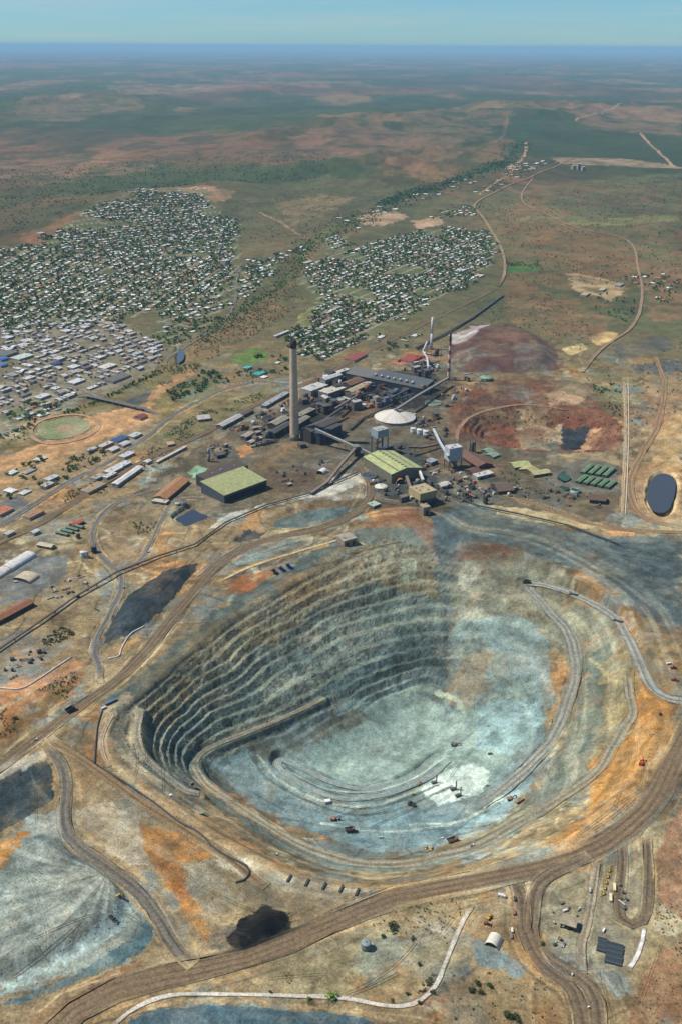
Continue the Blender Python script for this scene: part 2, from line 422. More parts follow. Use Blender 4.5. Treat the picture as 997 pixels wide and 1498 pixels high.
A("790,700 850,670 905,680 905,720 870,720 820,715", (100,98,92), 4, .8, .3)
A("640,700 690,690 750,720 720,740 650,730", (92,96,90), 6, .7, .4)
A("730,740 800,750 880,765 870,775 790,765 720,755", (190,170,126), 4, .75, .5)
# upper right grey dumps
A("640,760 660,735 720,750 830,775 900,785 997,780 997,920 930,880 880,850 800,815 720,795 650,790", (90,100,100), 8, .95, .22)
A("890,800 940,790 997,795 997,850 940,840", (62,72,76), 8, .8, .5)
A("880,840 940,860 997,900 997,935 930,890", (78,88,92), 8, .85, .35)
A("665,800 720,795 760,800 720,820 700,840 665,840", (104,78,64), 5, .85, .3)
A("895,770 930,775 925,785 890,782", (196,140,92), 4, .7, .4)
A("630,755 660,745 665,790 640,800", (78,88,92), 5, .95, .2)
S("640,790 656,830 662,880 660,930 655,965", (72,84,88), 16, 12, .8, .4, -25)
# --- pit walls
A("160,1045 175,1115 285,1170 300,1125 475,1030 655,965 655,840 600,790 520,790 420,850 330,905 220,995", (84,94,90), 8, .95, .2, -30)
A("190,1020 330,905 430,850 560,790 640,800 640,850 540,840 420,905 300,985 240,1040 215,1100 190,1090", (110,98,76), 10, .85, .45, -8)
A("400,860 520,800 560,800 500,850 420,890", (132,110,80), 8, .6, .5, -10)
A("300,1125 420,1050 560,960 650,930 655,985 560,1010 460,1060 380,1105", (76,92,94), 8, .8, .4, -95)
A("250,1090 300,1035 420,960 540,900 640,880 640,910 540,945 400,1010 290,1070 270,1110", (92,106,102), 8, .7, .5, -60)
A("585,815 605,812 610,835 588,838", (146,156,136), 3, .7, .3, -14)
A("660,840 760,830 820,870 830,940 760,930 700,920 664,960", (112,112,98), 8, .9, .4, -40)
A("672,840 700,845 705,880 690,930 668,940", (150,148,134), 5, .7, .6, -45)
A("665,930 720,920 780,935 800,960 810,1040 780,1090 700,1060 655,1000", (120,134,132), 8, .95, .25, -90)
A("700,925 750,930 790,955 800,1000 770,1010 740,960", (124,138,138), 6, .7, .4, -75)
A("650,985 700,960 725,970 690,1020 662,1030", (154,124,86), 6, .6, .6, -100)
A("770,860 830,880 900,910 930,1000 900,1080 840,1130 800,1130 835,1030 840,950", (112,112,98), 10, .9, .35, -25)
A("850,950 890,940 890,1040 840,1110 810,1130 845,1030", (92,100,92), 10, .85, .35, -35)
A("890,950 930,960 935,1020 880,1110 820,1160 800,1150 880,1050", (158,136,96), 8, .6, .7, -15)
A("770,1130 860,1130 880,1130 760,1210 690,1240 640,1250 700,1220", (112,118,108), 8, .75, .4, -60)
A("300,1130 340,1150 420,1205 540,1248 640,1240 750,1180 800,1120 790,1050 700,1040 600,1000 520,1030 370,1105", (118,136,138), 6, .95, .2, -114)
A("480,1075 560,1020 620,1010 670,1040 780,1020 790,1080 740,1130 640,1180 600,1150 540,1150 480,1130 450,1110", (142,158,150), 10, .9, .25, -122)
A("640,1130 690,1115 715,1130 705,1160 640,1175 615,1160", (196,206,198), 4, .9, .25, -114)
A("340,1150 420,1160 480,1190 470,1230 380,1195", (98,116,122), 8, .8, .4, -114)
A("480,1190 600,1180 700,1190 690,1220 600,1240 500,1230", (108,130,138), 8, .7, .4, -114)
A("690,1200 760,1160 780,1160 730,1210 680,1235 620,1245", (150,176,182), 5, .8, .3, -112)
A("700,1030 790,1030 790,1070 740,1110 690,1090", (150,174,178), 8, .7, .4, -112)
S("590,1030 605,1018 640,1020 668,1035 675,1050", (176,182,160), 4, 4, .85, .2, -134)
A("440,1100 500,1060 560,1030 540,1070 470,1130", (126,142,136), 8, .6, .5, -130)
A("520,1010 640,985 660,1000 600,1020 540,1050", (112,126,124), 6, .7, .4, -116)
S("345,1078 400,1056 440,1038 472,1022", (176,150,98), 3, 2, .9, .2, -85)
A("365,1095 440,1062 520,1030 540,1035 440,1085 375,1110", (86,78,66), 4, .75, .4, -100)
# rim and near side
A("150,1030 190,1010 215,1060 205,1110 260,1160 300,1200 240,1175 170,1130 140,1085", (160,144,120), 6, .8, .5)
A("180,1130 290,1180 360,1225 460,1275 560,1290 540,1305 440,1290 330,1250 230,1190", (164,132,92), 6, .85, .45)
A("290,1172 340,1205 420,1250 520,1278 620,1276 720,1240 800,1192 790,1180 700,1228 600,1256 500,1252 400,1205 320,1160", (104,116,112), 6, .85, .3, -60)
A("270,1160 330,1190 420,1250 500,1275 420,1270 320,1215", (182,128,74), 5, .7, .55)
A("450,1265 560,1280 680,1265 700,1275 580,1300 500,1300", (188,150,98), 6, .8, .5)
A("700,1262 800,1230 880,1160 940,1060 920,1040 860,1130 780,1200 660,1255", (184,154,106), 8, .8, .6)
A("800,1232 850,1185 900,1110 920,1070 935,1010 985,1030 985,1080 940,1150 890,1210 820,1250", (190,128,62), 7, .9, .4)
A("870,1090 920,1060 960,1060 960,1110 900,1150 860,1170", (198,132,56), 7, .8, .4)
A("900,1120 930,1060 975,1040 1000,1060 960,1150 910,1210 850,1240 840,1235", (170,134,88), 8, .6, .6)
A("920,920 997,930 997,1010 950,1000", (142,122,94), 8, .7, .5)
A("900,890 925,895 930,915 905,915", (186,170,150), 3, .7, .5)
S("865,930 880,945 905,985 918,990", (190,166,116), 3, 3, .5, .4)
S("965,960 975,950 1000,952", (190,152,100), 4, 3, .8, .3)
# lower left
A("0,1110 80,1090 150,1120 260,1200 400,1300 560,1310 430,1370 250,1425 120,1470 0,1498", (142,124,98), 10, .7, .45)
A("0,1240 40,1222 130,1258 190,1300 225,1345 215,1390 150,1415 60,1445 -20,1460", (136,142,136), 8, .95, .2)
A("40,1195 100,1180 110,1230 60,1250 0,1250", (148,160,160), 6, .8, .4)
A("0,1240 30,1218 46,1216 38,1240 15,1275 0,1290", (184,124,56), 4, .95, .25)
A("-10,1300 80,1260 150,1265 130,1285 50,1330 -10,1370", (104,114,112), 8, .55, .7)
A("10,1438 70,1412 140,1372 180,1345 192,1318 185,1300 160,1330 110,1370 40,1410 0,1425", (162,176,174), 5, .85, .2, 13)
A("-10,1468 60,1445 130,1412 190,1370 205,1335 225,1345 218,1385 170,1415 90,1445 30,1470", (64,92,102), 4, .85, .35)
A("60,1470 110,1450 180,1410 215,1400 150,1450 110,1490 70,1498 40,1498", (126,92,68), 6, .75, .5)
A("-10,1140 75,1108 80,1168 42,1194 -10,1225", (50,60,64), 3, 1.0, .2)
A("-10,1125 60,1098 70,1108 0,1140", (180,176,170), 4, .6, .5)
A("110,1185 150,1172 195,1190 215,1240 228,1272 185,1260 130,1220 112,1215", (172,160,142), 6, .85, .4)
A("205,1205 240,1215 290,1225 310,1260 262,1262 270,1300 310,1365 300,1378 262,1330 232,1275 210,1240", (166,112,58), 4, .95, .35)
A("230,1255 265,1262 285,1320 262,1320", (138,84,44), 4, .7, .4)
A("225,1275 255,1320 275,1390 230,1350 190,1300 160,1275", (116,122,120), 8, .7, .5)
A("265,1265 320,1260 340,1320 310,1340 280,1300", (150,144,130), 6, .7, .5)
A("330,1372 350,1350 385,1325 425,1342 430,1365 400,1380 350,1395", (24,24,26), 4, 1.0, .1)
A("310,1380 350,1345 385,1320 400,1335 370,1400 330,1405", (70,70,72), 12, .75, .4)
S("365,1262 420,1285 470,1298 520,1305", (192,176,150), 6, 3, .85, .35)
A("330,1245 365,1262 370,1280 340,1275 310,1262", (190,180,164), 4, .85, .4)
A("410,1300 470,1300 540,1312 490,1335 420,1320", (160,140,112), 6, .6, .4)
A("0,1040 105,982 128,985 100,1030 0,1090", (138,88,46), 5, .85, .5)
A("30,1050 90,1005 110,1010 60,1050 0,1085", (92,84,54), 5, .6, .7)
A("0,1000 60,985 110,965 130,970 60,1010 0,1035", (176,120,76), 5, .75, .4)
A("0,975 70,930 110,940 40,985", (130,128,122), 5, .75, .4)
A("50,940 140,880 160,900 100,945 60,955", (120,104,78), 6, .6, .5)
A("110,905 150,880 170,890 160,905 110,930", (150,130,96), 6, .4, .6)
A("150,945 163,905 190,870 240,835 290,824 285,842 240,892 195,927", (42,50,56), 2.5, 1.0, .12)
A("200,880 240,845 262,848 235,872", (92,80,70), 5, .45, .7)
A("150,955 190,935 215,915 200,940 165,965", (182,138,86), 4, .7, .4)
A("0,835 30,812 100,812 95,842 45,875 0,885", ASPH, 4, .9, .15)
A("0,735 25,725 50,742 20,765 0,768", (96,98,100), 3, .9, .1)
A("60,770 110,755 140,760 80,800 50,800", (128,122,112), 4, .6, .3)
A("140,800 200,740 250,730 240,780 200,820 160,825", (140,118,92), 8, .7, .5)
A("185,755 230,745 240,760 200,790 185,780", (104,92,62), 5, .7, .5)
A("55,868 110,840 160,850 150,875 90,895 60,885", (144,128,104), 6, .7, .5)
# bottom and bottom right
A("170,1510 225,1478 330,1472 500,1482 570,1512", (74,94,104), 4, .97, .15)
A("160,1498 215,1465 330,1460 500,1470 580,1490 570,1498 500,1478 330,1468 225,1474", (176,146,108), 4, .7, .4)
A("380,1400 500,1345 600,1320 700,1300 680,1400 600,1470 500,1465 380,1450", (146,134,106), 8, .7, .4)
A("515,1385 560,1365 590,1375 580,1420 545,1440 520,1420", (118,122,112), 8, .8, .35)
A("600,1340 640,1350 662,1362 640,1366 605,1350", (192,182,168), 3, .7, .5)
A("690,1320 760,1300 770,1400 800,1440 730,1440 680,1380", (146,132,104), 8, .6, .4)
A("685,1378 705,1370 770,1418 762,1432 700,1412", (120,136,140), 4, .85, .35)
A("800,1290 860,1270 890,1300 870,1400 800,1400 790,1330", (148,140,118), 6, .8, .35)
A("870,1290 900,1250 950,1250 955,1370 930,1420 870,1420 855,1380", (142,134,114), 6, .75, .4)
A("650,1440 720,1420 800,1440 840,1510 640,1510", (138,118,90), 8, .6, .5)
A("905,1510 930,1450 960,1400 1005,1360 1005,1510", (140,100,70), 5, .9, .4)
A("985,1190 1005,1170 1005,1350 970,1325 955,1290 962,1240", (150,108,78), 3, .9, .3)
A("930,1330 990,1340 960,1400 930,1440", (150,130,100), 6, .6, .5)
A("945,1240 965,1235 960,1300 975,1350 940,1330", (160,136,92), 5, .6, .6)
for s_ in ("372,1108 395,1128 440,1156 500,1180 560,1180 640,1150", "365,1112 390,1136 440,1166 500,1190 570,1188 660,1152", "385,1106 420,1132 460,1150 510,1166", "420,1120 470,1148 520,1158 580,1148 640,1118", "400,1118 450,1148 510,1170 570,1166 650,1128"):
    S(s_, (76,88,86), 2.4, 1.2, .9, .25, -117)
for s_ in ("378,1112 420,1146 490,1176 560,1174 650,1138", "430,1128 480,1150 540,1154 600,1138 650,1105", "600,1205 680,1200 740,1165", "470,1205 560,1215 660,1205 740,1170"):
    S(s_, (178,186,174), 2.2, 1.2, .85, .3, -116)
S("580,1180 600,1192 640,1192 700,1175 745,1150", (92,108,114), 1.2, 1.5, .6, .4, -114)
# ------------------------------------------------------------------ suburbs: polygon, street angle, plot size
RAILDIR = G(690, 440)[:2] - G(480, 546)[:2]; A0 = math.atan2(RAILDIR[1], RAILDIR[0])
TOWN = [ # polygon, street angle, plot length, plot depth, chance of house, trees per plot, place name
 ("455,388 520,362 560,348 640,336 716,340 722,375 700,408 640,438 580,468 520,503 470,528 435,520 420,492 445,462 470,440 440,412", A0, 19, 27, .80, .95, 'in the suburb between the river and the railway'),
 ("-20,380 60,374 150,374 250,366 345,358 350,395 322,430 240,452 160,472 -20,486", A0 + .35, 21, 30, .72, .95, 'in the wide suburb left of the river'),
 ("60,372 90,355 130,330 200,310 300,298 350,330 345,356 250,364 150,374", A0 - .12, 22, 32, .74, 1.1, 'in the suburb under the red ridge'),
 ("200,300 300,288 310,296 220,308", A0, 26, 40, .55, .1, 'on the new red subdivision'),
 ("0,688 60,680 125,655 155,660 90,702 40,728 0,738", A0, 34, 36, .34, .6, 'on the river flat at the left edge'),
 ("10,605 60,585 95,592 60,612 10,622", A0, 24, 26, .6, .6, 'at the near edge of the town centre'),
 ("300,545 330,548 318,565 275,578 255,590 240,585 262,568", A0, 40, 40, .22, 2.2, 'in the grove beside the highway bend'),
 ("335,532 430,520 440,540 380,556 335,548", A0, 30, 34, .45, .8, 'around the turquoise roofs'),
 ("355,400 365,382 400,372 415,385 385,408", A0, 24, 34, .6, .9, 'on the rise beside the dry creek'),
 ("640,308 700,298 695,318 640,326", A0, 26, 40, .5, .8, 'in the far hamlet on the orange road'), ("480,330 560,300 640,272 700,270 640,290 560,318 500,345", A0, 40, 60, .22, .9, 'scattered along the far river trees'),
 ("470,352 500,345 510,362 480,372", A0, 24, 34, .6, .9, 'by the far river bend'), ("930,412 985,402 992,430 950,442", A0, 30, 40, .5, 1.0, 'in the camp at the right edge'),
 ("232,452 318,430 336,446 300,480 252,506 226,496", A0, 26, 34, .52, .8, 'left of the curving main street'),
 ("540,505 590,482 600,490 560,520", A0, 40, 40, .3, 1.0, 'beside the rail line behind the smelter'), ("400,372 440,355 445,366 405,385", A0, 26, 40, .5, .8, 'on the far side of the green creek'),
 ("690,285 760,245 800,240 740,275", A0, 40, 60, .35, .9, 'at the far settlement beyond the river'), ("330,430 352,395 385,388 395,405 350,440", A0, 22, 32, .6, .8, 'left of the dry creek bend'),
]
TOWNW = [(W2(s), a_, l_, d_) for s, a_, l_, d_, h_, t_, p_ in TOWN if h_ > .5]
PAINTW = []
for kind, s, col, soft, op, var, hw, z in PAINT:
    P = W2(s, z); px = PX(s)
    mpp = np.mean([(G(x + 1, y, z)[0] - G(x, y, z)[0]) for x, y in px])      # metres per pixel
    P = P if kind == 'a' else catmull(P, 3)
    col = np.array(col, float); lum_ = col @ np.array([.3, .59, .11]); col = lum_ + (col - lum_) * (.86 if col[0] - col[2] > 62 else 1.06)
    PAINTW.append((kind, P, lin(col), soft * mpp, op, var, hw * mpp, mpp))

def town_mask(x, y): return None

SPOIL_C = G(160, 1285)[:2]
def ground_color(x, y, s=None):
    D = np.hypot(x, y)
    n1 = fbm(x, y, 900, 5, 60); n2 = st(fbm(x, y, 120, 4, 61)); n3 = st(fbm(x, y, 24, 4, 62, .7), 2.6)
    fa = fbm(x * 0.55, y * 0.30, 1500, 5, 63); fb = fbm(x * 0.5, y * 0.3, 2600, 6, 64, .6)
    near = lin((144, 122, 92))[None] * (1 - n2[:, None]) + lin((120, 105, 82))[None] * n2[:, None]
    # far plains: dry red-brown earth under olive scrub
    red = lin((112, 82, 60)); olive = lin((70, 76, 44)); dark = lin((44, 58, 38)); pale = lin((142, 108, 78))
    a = smooth(0.47, 0.62, fa)[:, None]
    far = olive * (1 - a) + red * a
    b = smooth(0.52, 0.68, fb)[:, None]; far = far * (1 - .45 * b) + dark * (.45 * b)  # dark scrub patches, their colour also standing in for distant cloud shadows
    c = smooth(0.60, 0.72, fbm(x * 0.7, y * 0.3, 800, 4, 65))[:, None]; far = far * (1 - .55 * c) + pale * (.55 * c)
    sp_ = smooth(0.55, 0.68, fbm(x, y, 70, 3, 66))[:, None] * (1 - smooth(9000, 20000, D))[:, None]
    far = far * (1 - .55 * sp_) + lin((56, 66, 46)) * (.55 * sp_)
    nz_ = D < 3400
    if nz_.any():          # mine ground: patchwork of crushed rock, salt and clay, with worn wheel lines
        xs, ys = x[nz_], y[nz_]; c0 = near[nz_]
        for wl_, cc_, th, sd2 in ((140, (168, 152, 120), .62, 151), (110, (96, 100, 98), .60, 152), (170, (172, 122, 74), .60, 153), (70, (92, 76, 58), .62, 154), (55, (186, 176, 150), .70, 155), (90, (116, 130, 132), .62, 156)):
            q = fbm(xs, ys, wl_, 5, sd2, .6); k = smooth(th - .03, th + .07, q)[:, None] * .6; c0 = c0 * (1 - k) + lin(cc_) * k
        for wl_, sd2, amt, wid in ((130, 161, .40, .018), (60, 162, .34, .022), (200, 163, -.50, .012), (320, 164, -.45, .006)):
            q = np.abs(fbm(xs, ys, wl_, 3, sd2, .4) - .5); k = 1 - smooth(wid * .4, wid, q); c0 = c0 * (1 - amt * k)[:, None]
        near[nz_] = c0
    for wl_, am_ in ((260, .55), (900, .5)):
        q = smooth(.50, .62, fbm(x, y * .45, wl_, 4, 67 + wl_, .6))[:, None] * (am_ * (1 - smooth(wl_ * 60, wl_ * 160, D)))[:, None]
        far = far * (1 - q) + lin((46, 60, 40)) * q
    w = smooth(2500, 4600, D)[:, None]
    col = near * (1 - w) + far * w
    for kind, P, c, soft, op, var, hw, mpp in PAINTW:
        m = box_sub(x, y, P, hw + soft * 2.2)
        if not m.any(): continue
        xs, ys = x[m], y[m]
        wl = max(8 * mpp, soft * 3)
        wx = (fbm(xs, ys, wl, 5, 71, .62) - .5) * soft * 5.0; wy = (fbm(xs, ys, wl, 5, 72, .62) - .5) * soft * 5.0 * (2 if mpp > 4 else 1)
        if kind == 'a': sd_ = poly_sd(xs + wx, ys + wy, P)
        else: sd_ = hw - polyline_dist(xs + wx * .5, ys + wy * .5, P)[0]
        k = smooth(-soft * .28, soft * .34, sd_) * op
        pn = fbm(xs, ys, 26 * mpp, 4, 73, 0.62)
        k = k * (1 - var * smooth(0.38, 0.66, pn) * 1.25).clip(0, 1)
        tone = (0.80 + 0.40 * st(fbm(xs, ys, 14 * mpp, 5, 74, 0.68)))[:, None]
        col[m] = col[m] * (1 - k[:, None]) + c * tone * k[:, None]
    for Pt, ang, pl, pd in TOWNW:      # streets and yards of the suburbs
        m = box_sub(x, y, Pt, 30)
        if not m.any(): continue
        xs, ys = x[m], y[m]; k = smooth(-20, 10, poly_sd(xs + (fbm(xs, ys, 120, 3, 75) - .5) * 80, ys + (fbm(xs, ys, 120, 3, 76) - .5) * 80, Pt)); c_ = Pt.mean(0); ca, sa = math.cos(ang), math.sin(ang)
        U0 = ((Pt - c_) @ np.array([[ca, -sa], [sa, ca]])).min(0); u = (xs - c_[0]) * ca + (ys - c_[1]) * sa - U0[0]; v = -(xs - c_[0]) * sa + (ys - c_[1]) * ca - U0[1]
        yard = lin((104, 98, 72)) * (1 - st(fbm(xs, ys, 60, 3, 77)))[:, None] + lin((76, 90, 54)) * st(fbm(xs, ys, 60, 3, 77))[:, None]
        cc = col[m] * (1 - .75 * k[:, None]) + yard * .75 * k[:, None]
        blk = 2 * pd + 14; rd = ((v % blk) > 2 * pd + 2) | ((u % (9 * pl)) < 11); rk = (rd * k * .8)[:, None]
        col[m] = cc * (1 - rk) + lin((142, 128, 116)) * rk
    # bench berms carry pale dust, faces show darker broken rock
    m = box_sub(x, y, RIM, 190)
    if m.any():
        xs, ys = x[m], y[m]; cc = col[m]
        v, sdr = pit_base(xs, ys)
        # graded streaks that follow the contours of the pit and of its rim
        lev = np.where(sdr > 4, v * 1.6, -sdr * .55); an = np.arctan2(ys - 1400, xs)
        s1 = st(fbm(lev, an * 26, 12, 4, 95, .6), 2.6); s2 = st(fbm(lev + 50, an * 9, 34, 3, 96), 2.4)
        wk = (smooth(-185, -60, sdr) * (.35 + .65 * smooth(-106, -90, v)))
        cc = cc * (1 + ((s1 - .5) * .42 + (s2 - .5) * .36) * wk)[:, None]
        k = (smooth(.72, .95, s1) * wk * .20)[:, None]; cc = cc * (1 - k) + lin((184, 174, 148)) * k
        if s is not None:
            ss = s[m]; wl = np.clip(smooth(-5, 75, poly_sd(xs, ys, WALL)) + .35 * smooth(-5, 25, poly_sd(xs, ys, RIGHTW)), 0, 1)
            face = smooth(0.45, 1.0, ss) * wl; fl = (1 - smooth(0.15, 0.42, ss)) * wl * smooth(2, 14, sdr)
            rk = lin((80, 88, 84)) * (0.6 + .8 * st(fbm(xs, ys, 30, 4, 81, .65)))[:, None]
            kk = (0.38 * face)[:, None]; cc = cc * (1 - kk) + (0.55 * rk + 0.45 * cc * .7) * kk
            kk = (0.22 * fl * (.55 + .7 * st(fbm(xs, ys, 70, 3, 82))))[:, None].clip(0, 1); cc = cc * (1 - kk) + lin((158, 162, 146)) * kk
        col[m] = cc
    # tipped streaks on the grey spoil fan
    dx, dy = x - SPOIL_C[0], y - SPOIL_C[1]; rr = np.hypot(dx, dy)
    m = rr < 330
    if m.any():
        an = np.arctan2(dy[m], dx[m])
        sq = st(fbm(an * 60 + rr[m] * .10, rr[m] * 0.05, 6, 5, 91, .6), 2.6)
        k = smooth(330, 60, rr[m]) * smooth(-5, 20, poly_sd(x[m], y[m], MOUNDW[1][0]))
        col[m] *= (1 + (sq - .5)[:, None] * .75 * k[:, None] * np.array([1.0, .95, .9]))
    dm = np.minimum(1, 2600 / D)
    col *= (1 + (n3 - .5) * .50 * dm)[:, None] * (0.88 + 0.24 * n2)[:, None]
    col = col * np.array([.97, 1.01, .92]); lm = (col @ np.array([.25, .6, .15]))[:, None]; col = lm + (col - lm) * 1.03
    return (col).clip(0.004, 0.9)

# ------------------------------------------------------------------ materials
MATS = {}
def nodes(name):
    m = bpy.data.materials.new(name); m.use_nodes = True
    return m, m.node_tree, m.node_tree.nodes['Principled BSDF']

def ground_mat(name, fine=0.5, rough=0.95):
    m, t, b = nodes(name); N = t.nodes.new; K = t.links.new
    at = N('ShaderNodeAttribute'); at.attribute_name = 'Col'
    geo = N('ShaderNodeNewGeometry')
    mix = at.outputs['Color']
    for sc, amt in ((0.35, 0.38), (0.09, 0.20), (0.02, 0.10)):
        n = N('ShaderNodeTexNoise'); n.inputs['Scale'].default_value = sc; n.inputs['Detail'].default_value = 5; n.inputs['Roughness'].default_value = .65
        K(geo.outputs['Position'], n.inputs['Vector'])
        r = N('ShaderNodeMapRange'); r.inputs['From Min'].default_value = .3; r.inputs['From Max'].default_value = .7
        r.inputs['To Min'].default_value = 1 - amt; r.inputs['To Max'].default_value = 1 + amt
        K(n.outputs['Fac'], r.inputs['Value'])
        x = N('ShaderNodeVectorMath'); x.operation = 'SCALE'
        K(mix, x.inputs[0]); K(r.outputs['Result'], x.inputs['Scale']); mix = x.outputs['Vector']
        if sc == 0.35:
            bp = N('ShaderNodeBump'); bp.inputs['Strength'].default_value = fine; bp.inputs['Distance'].default_value = 2.0
            K(n.outputs['Fac'], bp.inputs['Height']); K(bp.outputs['Normal'], b.inputs['Normal'])
    # stones and crust: sharp edged specks
    for sc, lo, hi, c0, c1 in ((0.16, .50, .57, 1.0, .80), (0.30, .58, .65, 1.0, 1.16)):
        n = N('ShaderNodeTexNoise'); n.inputs['Scale'].default_value = sc; n.inputs['Detail'].default_value = 7; n.inputs['Roughness'].default_value = .78
        K(geo.outputs['Position'], n.inputs['Vector'])
        r = N('ShaderNodeMapRange'); r.inputs['From Min'].default_value = lo; r.inputs['From Max'].default_value = hi; r.inputs['To Min'].default_value = c0; r.inputs['To Max'].default_value = c1
        K(n.outputs['Fac'], r.inputs['Value']); x = N('ShaderNodeVectorMath'); x.operation = 'SCALE'
        K(mix, x.inputs[0]); K(r.outputs['Result'], x.inputs['Scale']); mix = x.outputs['Vector']
    K(mix, b.inputs['Base Color'])
    b.inputs['Roughness'].default_value = rough; b.inputs['Specular IOR Level'].default_value = 0.15
    return m
GROUND = ground_mat('dry_ground')
ROADM = ground_mat('road_dirt', 0.25, 0.9)

def mesh_obj(name, verts, faces, mat=None, parent=None, smooth_=False):
    me = bpy.data.meshes.new(name)
    verts = np.asarray(verts, np.float32)
    if isinstance(faces, np.ndarray) and faces.ndim == 2:
        k = faces.shape[1]; nf = len(faces)
        me.vertices.add(len(verts)); me.vertices.foreach_set('co', verts.ravel())
        me.loops.add(nf * k); me.loops.foreach_set('vertex_index', faces.astype(np.int32).ravel())
        me.polygons.add(nf); me.polygons.foreach_set('loop_start', np.arange(0, nf * k, k, dtype=np.int32))
        me.update(calc_edges=True)
    else:
        me.from_pydata([tuple(map(float, v)) for v in verts], [], [tuple(map(int, f)) for f in faces])
    if smooth_: me.polygons.foreach_set('use_smooth', np.ones(len(me.polygons), bool))
    for m in (mat if isinstance(mat, (list, tuple)) else [mat]):
        if m: me.materials.append(m)
    o = bpy.data.objects.new(name, me); C.objects.link(o)
    if parent: o.parent = parent
    return o
def set_col(o, col):
    a = o.data.attributes.new('Col', 'FLOAT_COLOR', 'POINT')
    a.data.foreach_set('color', np.hstack([col, np.ones((len(col), 1))]).astype(np.float32).ravel())

# ------------------------------------------------------------------ roads (world polylines; the ground is cut to carry them)
ROADDEF = [  # name, label, pixels, half width m, colour, ruts
 ('haul_road','wide dark dirt haul road climbing past the left rim of the pit',"-20,1138 50,1085 105,1042 165,998 215,952 262,892 305,842 345,808 400,788 460,775 510,757 535,735 543,712 532,692 522,668",10,(110,94,72),3),
 ('haul_road','wide rutted dirt haul road below the near rim of the pit',"60,1530 130,1466 200,1440 280,1420 360,1402 430,1375 500,1345 570,1315 650,1297 730,1280 800,1268 860,1248 915,1212 955,1168 985,1112 1015,1050",15,(116,98,74),4),
 ('dirt_road','dirt road dropping from the haul road past the grey tent yard',"752,1285 762,1310 765,1340 768,1370 790,1408 832,1442 848,1480 852,1530",8,(104,90,70),2),
 ('dirt_road','second dirt road curving beside the first at the bottom',"862,1252 815,1273 786,1295 778,1330 778,1370 802,1403 850,1433 872,1468 876,1530",8,(108,94,74),2),
 ('loop_road','dirt loop road around the yellow vehicles',"908,1232 910,1262 906,1300 903,1328 912,1348 932,1352 944,1335 948,1290 945,1225",6,(104,90,70),2),
 ('yard_track','straight pale track beside the yellow vehicle row',"872,1262 868,1290 858,1350 850,1385 852,1420",4,(150,138,114),1),
 ('dump_road','grey dump road running down to the spoil fan',"68,1092 90,1118 97,1150 94,1190 104,1228 160,1272 205,1308 235,1350 258,1388 285,1412",8,(104,98,86),2),
 ('dirt_road','broad brown dirt road from the left rim toward the black pile',"70,1080 130,1118 200,1168 260,1208 330,1252 365,1280 390,1298",8,(122,102,74),2),
 ('access_road','grey access road curling around the dark slate hollow',"148,1000 145,975 138,955 142,932 158,903 174,872 178,850 172,834 150,815 138,796 136,775 150,752 172,735 205,722 240,716",6,(112,110,104),1),
 ('access_road','grey access road from the junction up to the green roofed shed',"172,834 205,820 222,792 236,762 256,732 300,728",5,(116,114,108),1),
 ('highway','asphalt highway between the river flats and the railway',"-15,778 40,745 100,706 150,681 190,656 220,635 250,610 300,582 330,569 380,558 420,562 450,552",6,(108,108,106),1),
 ('highway','asphalt street curving through the edge of the town centre',"240,535 250,520 290,496 325,472 343,445 347,410 354,385",6,(120,112,106),1),
 ('railway','brown railway corridor passing behind the plant',"-15,800 60,766 120,727 180,692 240,660 300,634 360,600 420,572 480,546 540,514 590,489 640,464 690,440 728,420",9,(106,90,72),3),
 ('dirt_road','orange dirt road leading away past the far suburb',"728,420 737,400 735,372 722,345 706,322 693,302 720,285 780,262 850,232",7,(150,122,98),2),
 ('dirt_road','pale dirt road crossing the scrub toward the right edge',"780,262 762,288 772,302 800,316 850,335 905,346 926,362 932,392 938,420 935,455 920,482 890,502 868,522 850,545",6,(148,120,98),2),
 ('haul_road','brown haul road curving round the dark pond',"958,520 970,560 966,600 956,632 938,662 924,690 921,718 929,744 952,762 1010,772",9,(138,112,82),2),
 ('haul_road','brown haul road across the front of the plant',"660,700 700,708 730,722 770,735 820,752 870,768 930,776 1010,778",8,(132,110,80),2),
 ('pipe_road','straight pale service road beside the pipe line',"912,555 914,600 913,660 911,710 909,758",4,(176,156,124),1),
 ('pit_road','brown road over the top of the old red workings',"668,648 670,628 690,608 722,598 770,592 830,600",5,(152,122,96),1),
 ('plant_road','grey plant road between the stockpiles and the mill',"522,668 528,690 545,712 556,728 600,735 640,728",5,(116,112,102),1),
 ('white_track','narrow white gravel track curving across the bottom',"690,1325 675,1350 660,1385 648,1415 638,1440 615,1463 590,1472 555,1470 500,1459 420,1456 330,1455 262,1455 225,1462 190,1480 160,1505",2.4,(194,188,172),0),
 ('white_track','white gravel strip beside the dark panel stacks',"941,1358 938,1378 930,1400 920,1416",2.2,(206,204,196),0),
 ('town_bridge_road','town street leading to the river bridge',"90,560 122,572 165,588",5,(120,112,104),0),
 ('dirt_road','thin pale road along the top of the left wall',"322,850 360,832 400,818 440,806 470,797 500,790 540,795",3.5,(176,156,118),0),
 ('dirt_road','orange edge road from the left rim junction to the pipe end',"165,1042 150,1075 150,1100 160,1122",3.5,(170,150,124),1),
]
